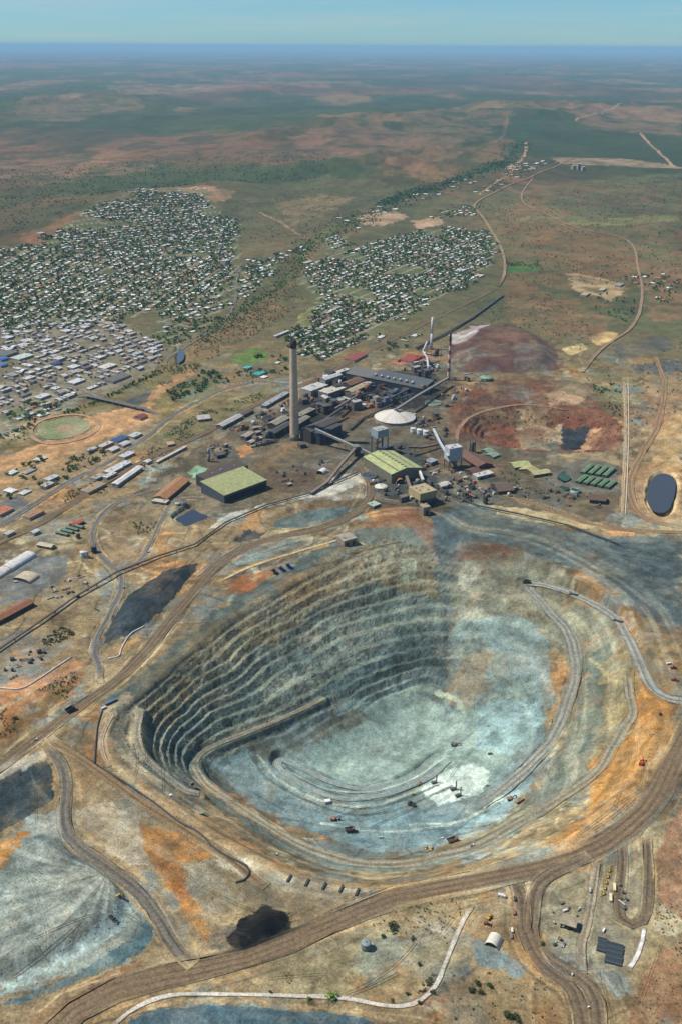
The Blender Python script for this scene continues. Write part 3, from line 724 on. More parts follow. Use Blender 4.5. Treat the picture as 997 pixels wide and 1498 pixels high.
for nm, lb, s, hw, col, ru in ROADDEF:
    P = W2(s); P = catmull(P, 6)
    L_ = np.concatenate([[0], np.cumsum(np.hypot(*np.diff(P, axis=0).T))])
    n = int(np.clip(L_[-1] / (3.0 * max(hw, 4)), 20, 160)); t = np.linspace(0, L_[-1], n)
    P = np.stack([np.interp(t, L_, P[:, 0]), np.interp(t, L_, P[:, 1])], -1)
    z = hgt_raw(P[:, 0], P[:, 1])
    for _ in range(6): z[1:-1] = (z[:-2] + z[1:-1] * 2 + z[2:]) / 4
    z = z + 0.3
    ROADS.append((np.column_stack([P, z]), hw))

for (nm, lb, s, hw, col, ru), (P, h_) in zip(ROADDEF, ROADS):
    if not ru or 'black pile' in lb or np.hypot(P[:, 0], P[:, 1]).mean() > 2600: continue
    dd = np.gradient(P[:, :2], axis=0); dd /= np.linalg.norm(dd, axis=1)[:, None] + 1e-9; nn = np.stack([-dd[:, 1], dd[:, 0]], -1)
    for k in range(6):
        off = hw * (1.15 + .55 * (k // 2)) * (1 if k % 2 else -1) + (fbm(P[:, 0], P[:, 1], 140, 2, 170 + k) - .5) * hw * 2.2
        c = [(176, 160, 132), (92, 80, 64), (186, 150, 104)][(k + len(nm)) % 3]
        PAINTW.append(('s', P[:, :2] + nn * off[:, None], lin(c), 1.8, .55, .9, rng.uniform(.8, 2.4), 1.2))
def near_road(x, y, ex=8):
    r = np.zeros(x.shape, bool)
    for P, hw in ROADS:
        m = box_sub(x, y, P[:, :2], hw + ex)
        if m.any(): r[m] |= polyline_dist(x[m], y[m], P[:, :2])[0] < hw + ex
    return r
PAINTW.sort(key=lambda p: p[2].mean() < .022)      # black ore lies on top of everything
# ------------------------------------------------------------------ the ground sheet
rows = []
py = 1640.0
while True:
    y = G(PW / 2, py)[1]
    if y > 400000 or py < 67.2: break
    rows.append(y); py -= 1.28 if py > 300 else 1.1
rows = [-30000, -8000, -2500, -900, -200, 200, 400, 520] + [r for r in rows if r > 545] + [400000]
rows = np.array(rows)
NC = 800
gs = np.concatenate([1 + .0035 * np.cumsum(1.075 ** np.arange(1, 46)), [3.2, 6, 14]])
uu = np.concatenate([-gs[::-1], np.linspace(-1, 1, NC), gs])
wd_ = np.minimum(1e9, (np.maximum(rows, 500) * cp + CAMH * sp) * (PW / 2 / FPX) * 1.08 + 45)
ou = np.where(np.abs(uu)[None] > 1, np.minimum(np.abs(uu)[None], 1 + (np.abs(uu)[None] - 1) * np.minimum(1, 9000 / wd_[:, None])), np.abs(uu)[None])
X = np.sign(uu)[None] * ou * wd_[:, None]; Y = np.repeat(rows[:, None], len(uu), 1)
xf, yf = X.ravel(), Y.ravel()
zr = hgt_raw(xf, yf)
zt = carve(xf, yf, zr.copy(), under=0.7)
nr, ncol = X.shape
Z = zt.reshape(nr, ncol); dzx = np.gradient(Z, axis=1) / np.gradient(X, axis=1); dzy = (np.gradient(Z, axis=0) - dzx * np.gradient(X, axis=0)) / np.gradient(Y, axis=0)
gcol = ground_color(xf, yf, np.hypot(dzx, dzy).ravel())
ii = np.arange(nr * ncol).reshape(nr, ncol)
quads = np.stack([ii[:-1, :-1], ii[:-1, 1:], ii[1:, 1:], ii[1:, :-1]], -1).reshape(-1, 4)
ground = mesh_obj('ground', np.column_stack([xf, yf, zt]), quads, GROUND, None, True)
Zs = carve(xf, yf, zr.copy()).reshape(nr, ncol)
uc = np.arange(len(uu), dtype=float)
def hgt(x, y):
    """height of the built ground sheet (bilinear lookup)"""
    x = np.atleast_1d(np.asarray(x, float)); y = np.atleast_1d(np.asarray(y, float))
    r = np.clip(np.interp(y, rows, np.arange(nr)), 0, nr - 1.001); i = r.astype(int); f = r - i
    w = np.interp(y, rows, wd_); c = np.clip(np.interp(x / w, uu, uc), 0, ncol - 1.001); j = c.astype(int); g = c - j
    return (Zs[i, j] * (1 - g) + Zs[i, j + 1] * g) * (1 - f) + (Zs[i + 1, j] * (1 - g) + Zs[i + 1, j + 1] * g) * f
def hz(x, y): return float(hgt(x, y)[0])
fl_ = np.ones(len(quads), bool); qc = quads[:, 0]; fm = box_sub(xf[qc], yf[qc], RIM, 5); fl_[np.where(fm)[0]] = ~(inside(xf[qc][fm], yf[qc][fm], RIM) & (np.hypot(dzx, dzy).ravel()[qc][fm] > .3))
ground.data.polygons.foreach_set('use_smooth', fl_)      # broken rock faces keep their facets
set_col(ground, gcol); ground['kind'] = 'structure'
ground['label'] = 'dry brown and grey mine ground with the terraced open pit'

def strip(nm, lb, P, hw, col, ruts, lift=0.0):
    d = np.gradient(P[:, :2], axis=0); d /= np.linalg.norm(d, axis=1)[:, None] + 1e-9
    nrm = np.stack([-d[:, 1], d[:, 0]], -1)
    us = np.concatenate([[-1, -.94, -.88, -.82], np.linspace(-.7, .7, 13), [.82, .88, .94, 1]]); V = []
    for u in us:
        jit = (fbm(P[:, 0], P[:, 1], 25, 4, int(50 + u * 9), .6) - .5) * hw * (0.9 if abs(u) > .9 else 0)
        off = u * hw * (1.12 + .5 * (fbm(P[:, 0], P[:, 1], 110, 3, 37) - .5)) + jit
        V.append(np.column_stack([P[:, :2] + nrm * off[:, None], P[:, 2] + lift + (.8 * math.exp(-((abs(u) - .9) / .05) ** 2) * (ruts > 1) * st(fbm(P[:, 0] + u * 40, P[:, 1], 45, 3, 38), 3) if abs(u) < .99 else 0)]))
    V = np.stack(V, 1)                                   # along, across
    n, k = V.shape[:2]; vf = V.reshape(-1, 3)
    gc = ground_color(vf[:, 0].copy(), vf[:, 1].copy()).reshape(n, k, 3)
    c = np.tile(lin(col), (n, k, 1))
    along = fbm(vf[:, 0], vf[:, 1], 40, 4, 33).reshape(n, k)
    c = c * (0.78 + 0.44 * along)[..., None]
    if ruts:
        drift = (fbm(P[:, 0], P[:, 1], 90, 3, 35) - .5) * 1.1
        rut = 0.5 + 0.5 * np.cos((us[None, :] * 1.0 + drift[:, None]) * math.pi * ruts); rut2 = 0.5 + 0.5 * np.cos((us[None, :] + drift[:, None] * .6) * math.pi * ruts * 2.3 + 1)
        c = c * (1 - (.62 * rut ** 2 * (0.3 + along) - .22 * rut2))[..., None]
    c = c * (1 - .24 * np.exp(-((np.abs(us) - .8) / .09) ** 2) * (ruts > 0))[None, :, None]
    eg = st(fbm(vf[:, 0], vf[:, 1], 16, 4, 39, .65), 2.6).reshape(n, k); e = smooth(1.0, .72, np.abs(us)[None, :] + (eg - .35) * .42)[:, :, None] * (0.7 + 0.5 * along)[..., None].clip(0, 1)
    tt = np.linspace(0, 1, n); e = e * (smooth(0, .05, tt) * smooth(1, .95, tt))[:, None, None]
    c = gc * (1 - e) + c * e
    i = np.arange(n * k).reshape(n, k)
    q = np.stack([i[:-1, :-1], i[1:, :-1], i[1:, 1:], i[:-1, 1:]], -1).reshape(-1, 4)[:, ::-1]
    o = mesh_obj(nm, vf, q, ROADM, None, True); set_col(o, c.reshape(-1, 3).clip(0, 1))
    o['kind'] = 'structure'; o['label'] = lb
    return o
for (nm, lb, s, hw, col, ru), (P, h_) in zip(ROADDEF, ROADS):
    far = np.hypot(P[:, 0], P[:, 1]).mean()
    strip(nm, lb, P, hw, col, ru, 0.15 + max(0, far - 2500) * 0.0006)
RAMPLAB = [('haul_ramp','pale haul ramp entering the pit from the right rim',(140,142,130),2),('haul_ramp','double lane haul ramp running down the right pit wall',(136,136,122),3),
 ('pit_road','pale bench road circling the near side of the pit',(138,132,110),2),('pit_ramp','ochre ramp leading along the left wall to the tunnel mouth',(126,122,104),1),
 ('pit_road','pale bench road round the left end of the pit',(150,142,120),1),('pit_ramp','hairpin ramp looping down into the inner pit floor',(136,146,138),4)]
for (nm, lb, col, ru), (P, hw) in zip(RAMPLAB, RAMPW):
    strip(nm, lb, P, hw, col, ru, 0.35)
# ------------------------------------------------------------------ object helpers
def surf(col, rough=0.7, kind='', metal=0.0):
    key = (tuple(col), rough, kind, metal)
    if key in MATS: return MATS[key]
    m, t, b = nodes('%s_%d_%d_%d' % (kind or 'paint', *col)); N = t.nodes.new; K = t.links.new
    c = lin(col); geo = N('ShaderNodeNewGeometry')
    tcn = N('ShaderNodeTexCoord')
    n = N('ShaderNodeTexNoise'); n.inputs['Scale'].default_value = 0.12 if kind != 'fine' else 0.6; n.inputs['Detail'].default_value = 6; n.inputs['Roughness'].default_value = .7
    K(geo.outputs['Position'], n.inputs['Vector'])
    r = N('ShaderNodeValToRGB'); e = r.color_ramp.elements
    e[0].position = .3; e[1].position = .7
    dirt = lin((120, 98, 78))
    e[0].color = (*(c * (.5 if kind == 'roof' else .62) + dirt * (.16 if kind == 'roof' else .12)), 1); e[1].color = (*(c * 1.08).clip(0, .9), 1)
    K(n.outputs['Fac'], r.inputs['Fac']); colout = r.outputs['Color']
    if kind in ('roof', 'sheet'):                       # corrugated sheeting: ribs as relief plus faint panel joints
        w = N('ShaderNodeTexWave'); w.inputs['Scale'].default_value = 0.55; w.bands_direction = 'X'
        w.inputs['Distortion'].default_value = 0.4; w.inputs['Detail'].default_value = 2
        K(tcn.outputs['Object'], w.inputs['Vector'])
        x = N('ShaderNodeMix'); x.data_type = 'RGBA'; x.blend_type = 'MULTIPLY'; x.inputs['Factor'].default_value = .3
        K(colout, x.inputs['A']); K(w.outputs['Color'], x.inputs['B']); colout = x.outputs['Result']
        bp = N('ShaderNodeBump'); bp.inputs['Strength'].default_value = .4; bp.inputs['Distance'].default_value = .2
        K(w.outputs['Fac'], bp.inputs['Height']); K(bp.outputs['Normal'], b.inputs['Normal'])
    K(colout, b.inputs['Base Color'])
    b.inputs['Roughness'].default_value = rough; b.inputs['Metallic'].default_value = metal; b.inputs['Specular IOR Level'].default_value = .3
    MATS[key] = m; return m

def attr_mat(name, rough=.8):
    m, t, b = nodes(name); at = t.nodes.new('ShaderNodeAttribute'); at.attribute_name = 'Col'
    t.links.new(at.outputs['Color'], b.inputs['Base Color']); b.inputs['Roughness'].default_value = rough
    b.inputs['Specular IOR Level'].default_value = .2
    return m

class MB:
    def __init__(s): s.v = []; s.f = []; s.mi = []; s.cur = 0
    def add(s, v, f):
        n = len(s.v); s.v += [tuple(p) for p in v]; s.f += [tuple(i + n for i in q) for q in f]; s.mi += [s.cur] * len(f); return s
    def box(s, x0, x1, y0, y1, z0, z1):
        return s.add([(x, y, z) for z in (z0, z1) for x, y in ((x0, y0), (x1, y0), (x1, y1), (x0, y1))],
                     [(0, 3, 2, 1), (4, 5, 6, 7), (0, 1, 5, 4), (1, 2, 6, 5), (2, 3, 7, 6), (3, 0, 4, 7)])
    def lathe(s, prof, n=20, cx=0, cy=0, cap=True):
        v = [(cx + r * math.cos(2 * math.pi * i / n), cy + r * math.sin(2 * math.pi * i / n), z) for r, z in prof for i in range(n)]
        f = [(k * n + i, k * n + (i + 1) % n, (k + 1) * n + (i + 1) % n, (k + 1) * n + i) for k in range(len(prof) - 1) for i in range(n)]
        if cap: f += [tuple(range(n))[::-1], tuple(range((len(prof) - 1) * n, len(prof) * n))]
        return s.add(v, f)
    def bar(s, a, b, w, h=None):
        a = Vector(a); b = Vector(b); d = (b - a).normalized(); h = h or w
        up = Vector((0, 0, 1)) if abs(d.z) < .95 else Vector((1, 0, 0))
        r = d.cross(up).normalized(); u = r.cross(d)
        v = [p + r * (sx * w / 2) + u * (sy * h / 2) for p in (a, b) for sx, sy in ((-1, -1), (1, -1), (1, 1), (-1, 1))]
        return s.add(v, [(0, 3, 2, 1), (4, 5, 6, 7), (0, 1, 5, 4), (1, 2, 6, 5), (2, 3, 7, 6), (3, 0, 4, 7)])
    def tube(s, P, r, n=6):
        P = [Vector(p) for p in P]; v = []
        for i, p in enumerate(P):
            d = (P[min(i + 1, len(P) - 1)] - P[max(i - 1, 0)]).normalized()
            up = Vector((0, 0, 1)) if abs(d.z) < .9 else Vector((1, 0, 0))
            a = d.cross(up).normalized(); b = a.cross(d)
            v += [p + (a * math.cos(t) + b * math.sin(t)) * r for t in [2 * math.pi * k / n for k in range(n)]]
        f = [(i * n + k, i * n + (k + 1) % n, (i + 1) * n + (k + 1) % n, (i + 1) * n + k) for i in range(len(P) - 1) for k in range(n)]
        f += [tuple(range(n))[::-1], tuple(range((len(P) - 1) * n, len(P) * n))]
        return s.add(v, f)
    def gable(s, L, W, z, rise, ov=.6, th=.35):
        a, b = L / 2 + ov, W / 2 + ov
        for sg in (-1, 1):
            v = [(-a, sg * b, z - .1), (a, sg * b, z - .1), (a, 0, z + rise), (-a, 0, z + rise)]
            v += [(x, y, q + th) for x, y, q in v]
            f = [(0, 1, 2, 3), (7, 6, 5, 4), (0, 4, 5, 1), (1, 5, 6, 2), (3, 7, 4, 0), (2, 6, 7, 3)]
            s.add(v, [q[::-1] for q in f] if sg < 0 else f)
        return s
    def build(s, name, mat, parent=None, sm=False):
        o = mesh_obj(name, np.array([tuple(p) for p in s.v], float), s.f, mat, parent, sm)
        if any(s.mi): o.data.polygons.foreach_set('material_index', np.array(s.mi, np.int32))
        return o

def tag(o, label, cat, group=None):
    o['label'] = label; o['category'] = cat
    if group: o['group'] = group
    return o
def thing(name, label, cat, loc, rz=0.0, group=None):
    o = bpy.data.objects.new(name, None); C.objects.link(o); o.empty_display_size = 5
    o.location = [float(q) for q in loc]; o.rotation_euler = (0, 0, rz)
    return tag(o, label, cat, group)
def copy_tree(o, parent=None):
    c = o.copy(); C.objects.link(c); c.parent = parent
    for ch in list(o.children): copy_tree(ch, c)
    return c
def gp(px, py, it=3):
    """ground point seen at a pixel, on the real terrain"""
    if not (130 < px < 975 and 745 < py < 1312):
        z = 0.0
        for _ in range(4): p = G(px, py, z); z = hz(p[0], p[1])
        p[2] = z; return p
    d = FWD * FPX + RIGHT * (px - PW / 2) - UPV * (py - PH / 2)
    n = 180; t0 = (60 - CAMH) / d[2]; t1 = (-160 - CAMH) / d[2]
    ts = np.linspace(t0, t1, n); q = d[None] * ts[:, None] + np.array([0, 0, CAMH])
    below = q[:, 2] <= hgt(q[:, 0], q[:, 1]) + 0.3
    i = int(np.argmax(below)) if below.any() else n - 1
    p = q[i].copy(); p[2] = hz(p[0], p[1]); return p
MPP = lambda p: float((np.asarray(p) - np.array([0, 0, CAMH])) @ FWD) / FPX      # metres per photo pixel at a point

def roof_frame(p0, p1, p2, h):
    z0 = 0.0
    for _ in range(2):
        a, b, c = (G(x, y, z0 + h)[:2] for x, y in (p0, p1, p2))
        z0 = hz(*(a + b) / 2)
    u = b - a; Lx = np.linalg.norm(u); u /= Lx; v = np.array([-u[1], u[0]]); w = float((c - a) @ v)
    ctr = (a + b) / 2 + v * w / 2
    zs = [hz(*(ctr + u * sx * Lx / 2 + v * sy * w / 2)) for sx in (-1, 1) for sy in (-1, 1)]
    return ctr, math.atan2(u[1], u[0]), Lx, abs(w), min(zs), z0 + h - min(zs)

def building(name, label, cat, p0, p1, p2, h, roof='flat', wc=(150,145,135), rc=(170,170,165), rise=None, doors=2, group=None, vents=0, dark_front=False, axis='x', open_legs=0.0):
    ctr, rz, Lx, Wy, zb, H = roof_frame(p0, p1, p2, h)
    if axis == 'y': rz += math.pi / 2; Lx, Wy = Wy, Lx
    rise = Wy * .16 if rise is None else rise
    t = thing(name, label, cat, (ctr[0], ctr[1], zb), rz, group)
    wall = MB(); z0 = H * open_legs
    wm = surf(wc, .75, 'sheet'); rm = surf(rc, .55, 'roof'); dm = surf((42, 44, 46), .8)
    a, b = Lx / 2, Wy / 2
    if roof == 'arch':
        n = 10; pr = [(-b * math.cos(math.pi * i / n), (H) * (.35 + .65 * math.sin(math.pi * i / n)) if 0 < i < n else H * .0) for i in range(n + 1)]
        pr = [(-b, 0)] + [(-b * math.cos(math.pi * i / n), H * .3 + H * .7 * math.sin(math.pi * i / n)) for i in range(n + 1)] + [(b, 0)]
        k = len(pr); v = [(sx * a, y, z) for sx in (-1, 1) for y, z in pr]
        wall.add([(sx * (a - 1.2), y * .98, z * .98) for sx in (-1, 1) for y, z in pr], [tuple(range(k))[::-1], tuple(range(k, 2 * k))]); wall.build('end_wall', dm if dark_front else wm, t)
        r = MB(); r.add(v, [(i, i + 1, k + i + 1, k + i) for i in range(k - 1)]); r.build('roof', rm, t, True)
        return t
    if roof == 'gable':
        v = [(sx * a, sy * b, z) for z in (z0, H) for sx, sy in ((-1, -1), (1, -1), (1, 1), (-1, 1))] + [(-a, 0, H + rise), (a, 0, H + rise)]
        wall.add(v, [(0, 3, 2, 1), (0, 1, 5, 4), (1, 2, 6, 9, 5), (2, 3, 7, 6), (3, 0, 4, 8, 7)])
        wall.build('wall', wm, t); r = MB().gable(Lx, Wy, H, rise, min(1.2, Wy * .05)).build('roof', rm, t)
        if vents:
            for i in range(vents):
                x = -a + Lx * (i + .5) / vents
                MB().box(x - Lx * .02 - .6, x + Lx * .02 + .6, -Wy * .03, Wy * .03, H + rise * .9, H + rise + 1.6).build('ridge_vent', surf((120, 112, 100), .7), r)
            for y0 in (-.27, .27): MB().add([(-a, y0 * Wy - 1.6, H + rise * (1 - abs(y0 * Wy - 1.6) / b) + .9), (a, y0 * Wy - 1.6, H + rise * (1 - abs(y0 * Wy - 1.6) / b) + .9), (a, y0 * Wy + 1.6, H + rise * (1 - abs(y0 * Wy + 1.6) / b) + .9), (-a, y0 * Wy + 1.6, H + rise * (1 - abs(y0 * Wy + 1.6) / b) + .9)], [(0, 1, 2, 3)]).build('roof_light', surf((96, 92, 66), .6), r)
    elif roof == 'shed':
        v = [(-a, -b, z0), (a, -b, z0), (a, b, z0), (-a, b, z0), (-a, -b, H), (a, -b, H), (a, b, H + rise), (-a, b, H + rise)]
        wall.add(v, [(0, 3, 2, 1), (0, 1, 5, 4), (1, 2, 6, 5), (2, 3, 7, 6), (3, 0, 4, 7)]); wall.build('wall', wm, t)
        o = 1.0; r = MB(); v = [(-a - o, -b - o, H), (a + o, -b - o, H), (a + o, b + o, H + rise), (-a - o, b + o, H + rise)]
        v += [(x, y, z + .5) for x, y, z in v]; r.add(v, [(0, 3, 2, 1), (4, 5, 6, 7), (0, 1, 5, 4), (1, 2, 6, 5), (2, 3, 7, 6), (3, 0, 4, 7)])
        r = r.build('roof', rm, t)
    else:
        wall.box(-a, a, -b, b, z0, H); wall.build('wall', wm, t)
        r = MB().box(-a - .4, a + .4, -b - .4, b + .4, H + .003, H + .6).build('roof', rm, t)
        k = max(1, min(4, int(Lx * Wy / 400)))
        for i in range(k):
            ux = (random.random() - .5) * Lx * .7; uy = (random.random() - .5) * Wy * .6; s_ = min(2.2, Wy * .12)
            MB().box(ux - s_, ux + s_, uy - s_ * .7, uy + s_ * .7, H + .603, H + .6 + s_ * .9).build('roof_unit', surf((150, 150, 148), .6), r)
    if open_legs:
        for sx in (-1, 0, 1):
            for sy in (-1, 1):
                MB().box(sx * (a - 1) - .9, sx * (a - 1) + .9, sy * (b - 1) - .9, sy * (b - 1) + .9, -2, z0).build('leg', surf((70, 66, 62), .8), t)
    for i in range(doors):
        x = -a + Lx * (i + .5) / max(doors, 1); dw = min(3.2, Lx / doors * .3)
        MB().box(x - dw, x + dw, -b - .12, -b + .1, z0, z0 + (H - z0) * .62).build('door', dm, t)
    if dark_front:
        MB().box(-a * .94, a * .94, -b - .2, -b + .05, .2, H * .7).build('opening', surf((30, 32, 36), .9), t)
    return t

def stack(label, bx, by, ty, rb, rt, bands, group=None):
    p = gp(bx, by); Ht = top_z(bx, by, ty, p[2]) - p[2]
    t = thing('chimney_stack', label, 'chimney', p, 0, group)
    zz = 0.0
    for i, (fr, c, nm) in enumerate(bands):
        z1 = zz + fr; m = MB(); r0 = rb + (rt - rb) * zz; r1 = rb + (rt - rb) * z1
        last = i == len(bands) - 1
        pr = [(r0, Ht * zz - (1 if i == 0 else 0)), ((r0 + r1) / 2, Ht * (zz + z1) / 2), (r1, Ht * z1)]
        if last: pr += [(r1 * .8, Ht * z1), (r1 * .78, Ht * z1 - 6)]
        m.lathe(pr, 28, cap=(i == 0 or last)); m.build(nm, surf(c, .85), t, True); zz = z1
    lad = MB().box(rb * .2, rb * .2 + .8, -rb * 1.02 - .5, -rb * .9, 0, Ht * .02).build('door', surf((60, 55, 50), .8), t)
    return t, p, Ht

def tank(label, px, py, rpx, h, wc, rc, roof='cone', name='storage_tank', cat='tank', group=None):
    p = gp(px, py); r = rpx * MPP(p); t = thing(name, label, cat, p, 0, group)
    if roof == 'open':
        MB().lathe([(r, -1), (r, h), (r * .94, h), (r * .94, h * .6)], 32, cap=False).build('rim_wall', surf(wc, .7), t, True)
        MB().lathe([(r * .945, h * .55), (.05, h * .55)], 32, cap=False).build('liquid', surf(rc, .25), t)
        MB().bar((-r, 0, h + 1), (r, 0, h + 1), 1.6, 1.2).build('rake_bridge', surf((110, 108, 100), .7), t)
        MB().lathe([(1.6, h * .5), (1.6, h + 2.4)], 10).build('drive_column', surf((120, 116, 108), .7), t)
    else:
        MB().lathe([(r, -1), (r, h * .33), (r * 1.01, h * .34), (r, h * .35), (r, h)], 32, cap=False).build('shell', surf(wc, .6), t, True)
        q = MB().lathe([(r * 1.03, h), (r * 1.02, h + .5), (r * .5, h + r * (.10 if roof == 'cone' else .22)), (.2, h + r * (.2 if roof == 'cone' else .3))], 32, cap=True).build('roof', surf(rc, .6), t, True)
        MB().lathe([(r * .07 + .3, h + r * .15), (r * .07 + .3, h + r * .22 + 1.2)], 10).build('vent', surf((120, 120, 118), .6), q)
    return t

def conveyor(label, pts, w, hgal, col, name='conveyor', legs=True, step=38, cat='conveyor', group=None):
    """pts: (px, py, height above ground) of the gallery's centre line"""
    P = []
    for x, y, h in pts:
        q = G(x, y, h); z = hz(q[0], q[1]); q = G(x, y, z + h); P.append(np.array([q[0], q[1], z + h]))
    t = thing(name, label, cat, (P[0][0], P[0][1], 0), 0, group); o = P[0] * np.array([1, 1, 0])
    for a, b in zip(P[:-1], P[1:]):
        g = MB().bar(a - o, b - o, w, hgal).build('gallery', surf(col, .7, 'sheet'), t)
        d = (b - a) / np.linalg.norm(b - a); e = np.array([0, 0, hgal / 2 + .25])
        MB().bar(a - o + e, b - o + e, w * 1.15, .45).build('roof', surf(tuple(min(255, int(c * 1.18 + 8)) for c in col), .6, 'roof'), g)
        if legs:
            n = max(1, int(np.linalg.norm(b - a) / step))
            for i in range(n):
                q = a + (b - a) * (i + .5) / n - o; gz = hz(q[0] + o[0], q[1] + o[1]) - 1
                if q[2] - hgal / 2 - gz < 2: continue
                s_ = np.array([-d[1], d[0]]) ; m = MB()
                for sg in (-1, 1): m.bar((q[0] + s_[0] * sg * w * .8, q[1] + s_[1] * sg * w * .8, gz), (q[0] + s_[0] * sg * w * .3, q[1] + s_[1] * sg * w * .3, q[2] - hgal / 2), .7)
                m.bar((q[0] - s_[0] * w * .55, q[1] - s_[1] * w * .55, (gz + q[2]) / 2), (q[0] + s_[0] * w * .55, q[1] + s_[1] * w * .55, (gz + q[2]) / 2), .5)
                m.build('trestle', surf((84, 80, 74), .8), t)
    return t

def water(name, label, s, col, z=None, rough=.12):
    P = catmull(W2(s), 4, True); P = P.mean(0) + (P - P.mean(0)) * .98; Po = P.mean(0) + (P - P.mean(0)) * 1.3; zz = np.percentile(hgt(Po[:, 0], Po[:, 1]), 75) - .1 if z is None else z
    c = P.mean(0); v = np.vstack([np.column_stack([P, np.full(len(P), zz)]), [[c[0], c[1], zz]]]); n = len(P)
    m = surf(col, rough, 'fine'); o = mesh_obj(name, v, [(i, (i + 1) % n, n) for i in range(n)], m); o['kind'] = 'structure'; o['label'] = label
    return o

# ------------------------------------------------------------------ vehicles and machines (built at the origin, +x is forward)
def wheel(t, x, y, r, w):
    m = MB(); n = 12
    for sg in (-1, 1): pass
    v = [(x + rr * math.cos(2 * math.pi * i / n), y + yy, r + rr * math.sin(2 * math.pi * i / n)) for yy, rr in ((-w / 2, r), (w / 2, r)) for i in range(n)]
    m.add(v, [(i, (i + 1) % n, n + (i + 1) % n, n + i) for i in range(n)] + [tuple(range(n))[::-1], tuple(range(n, 2 * n))])
    o = m.build('wheel', surf((36, 36, 38), .9), t)
    v = [(x + rr * math.cos(2 * math.pi * i / n), y + yy, r + rr * math.sin(2 * math.pi * i / n)) for yy, rr in ((-w / 2 - .04, r * .5), (w / 2 + .04, r * .5)) for i in range(n)]
    MB().add(v, [(i, (i + 1) % n, n + (i + 1) % n, n + i) for i in range(n)] + [tuple(range(n))[::-1], tuple(range(n, 2 * n))]).build('hub', surf((150, 145, 130), .6), o)

def haul_truck(label, col, bed, loc, rz, s=1.0, load=None):
    t = thing('haul_truck', label, 'haul truck', loc, rz); t.scale = (s, s, s); bm = surf(bed, .6, 'fine'); cm = surf(col, .5, 'fine')
    MB().box(-6.2, 5.4, -1.5, 1.5, 1.6, 2.6).build('chassis', surf((60, 58, 54), .8), t)
    m = MB(); v = [(-7.4, -3.3, 3.6), (2.8, -3.0, 3.0), (2.8, 3.0, 3.0), (-7.4, 3.3, 3.6), (-8.0, -3.5, 5.0), (3.4, -3.3, 6.6), (3.4, 3.3, 6.6), (-8.0, 3.5, 5.0)]
    m.add(v, [(0, 3, 2, 1), (0, 1, 5, 4), (1, 2, 6, 5), (2, 3, 7, 6), (4, 5, 6, 7)] if load else [(0, 3, 2, 1), (0, 1, 5, 4), (1, 2, 6, 5), (2, 3, 7, 6), (0, 1, 2, 3)])
    m.box(3.0, 6.2, -3.1, 3.1, 6.6, 6.95); tr = m.build('tray', bm, t)
    if load: MB().add([(-6.6, -2.8, 5.2), (2.6, -2.8, 6.3), (2.6, 2.8, 6.3), (-6.6, 2.8, 5.2), (-2.2, 0, 8.0), (0.8, .5, 7.8)], [(0, 1, 5, 4), (1, 2, 5), (2, 3, 4, 5), (3, 0, 4)]).build('load', surf(load, .95, 'fine'), tr)
    c = MB().box(3.6, 5.8, -.2, 2.6, 3.6, 6.1).build('cab', cm, t); MB().box(5.7, 5.86, 0, 2.4, 4.6, 5.7).build('windscreen', surf((30, 38, 46), .2), c)
    MB().box(3.6, 6.4, -2.9, 2.9, 2.7, 3.6).build('deck', cm, t); MB().box(6.4, 6.7, -2.2, 2.2, 1.3, 3.2).build('grille', surf((70, 70, 68), .6), t)
    for y in (-2.4, 2.4): wheel(t, 4.3, y, 1.55, 1.3)
    for y in (-2.5, -1.2, 1.2, 2.5): wheel(t, -3.8, y, 1.55, 1.1)
    return t
def excavator(label, col, loc, rz, s=1.0, swing=.4):
    t = thing('excavator', label, 'excavator', loc, rz); t.scale = (s, s, s); cm = surf(col, .5, 'fine'); dk = surf((40, 40, 40), .85)
    for y in (-2.0, 2.0):
        m = MB(); v = [(x, y + w, z) for w in (-.55, .55) for x, z in ((-3.6, .7), (-3.0, .05), (3.0, .05), (3.6, .7), (3.0, 1.35), (-3.0, 1.35))]
        m.add(v, [(0, 1, 2, 3, 4, 5), (11, 10, 9, 8, 7, 6)] + [(i, i + 6, (i + 1) % 6 + 6, (i + 1) % 6) for i in range(6)]); m.build('track', dk, t)
    MB().box(-2.2, 2.2, -1.5, 1.5, .6, 1.5).build('undercarriage', dk, t)
    h = MB().box(-4.2, 1.6, -2.3, 2.3, 1.6, 3.8).box(-4.4, -2.2, -2.2, 2.2, 3.8, 4.3).build('house', cm, t)
    c = MB().box(.2, 2.6, .7, 2.2, 2.0, 4.6).build('cab', cm, h); MB().box(2.58, 2.66, .85, 2.05, 2.9, 4.4).build('windscreen', surf((30, 38, 46), .2), c)
    MB().bar((1.4, -.3, 2.4), (5.6, -.3, 6.9), .9, 1.2).bar((5.6, -.3, 6.9), (8.6, -.3, 5.6), .8, 1.1).build('boom', cm, t)
    MB().bar((8.4, -.3, 6.2), (7.4, -.3, 1.8), .7, .9).build('stick', cm, t)
    m = MB(); m.add([(x, y, z) for y in (-1.3, .9) for x, z in ((7.9, 2.0), (6.6, 2.0), (5.7, 1.0), (6.0, .1), (7.4, .1))], [(0, 1, 2, 3, 4), (9, 8, 7, 6, 5), (0, 5, 6, 1), (1, 6, 7, 2), (2, 7, 8, 3), (3, 8, 9, 4)]); m.build('bucket', dk, t)
    return t
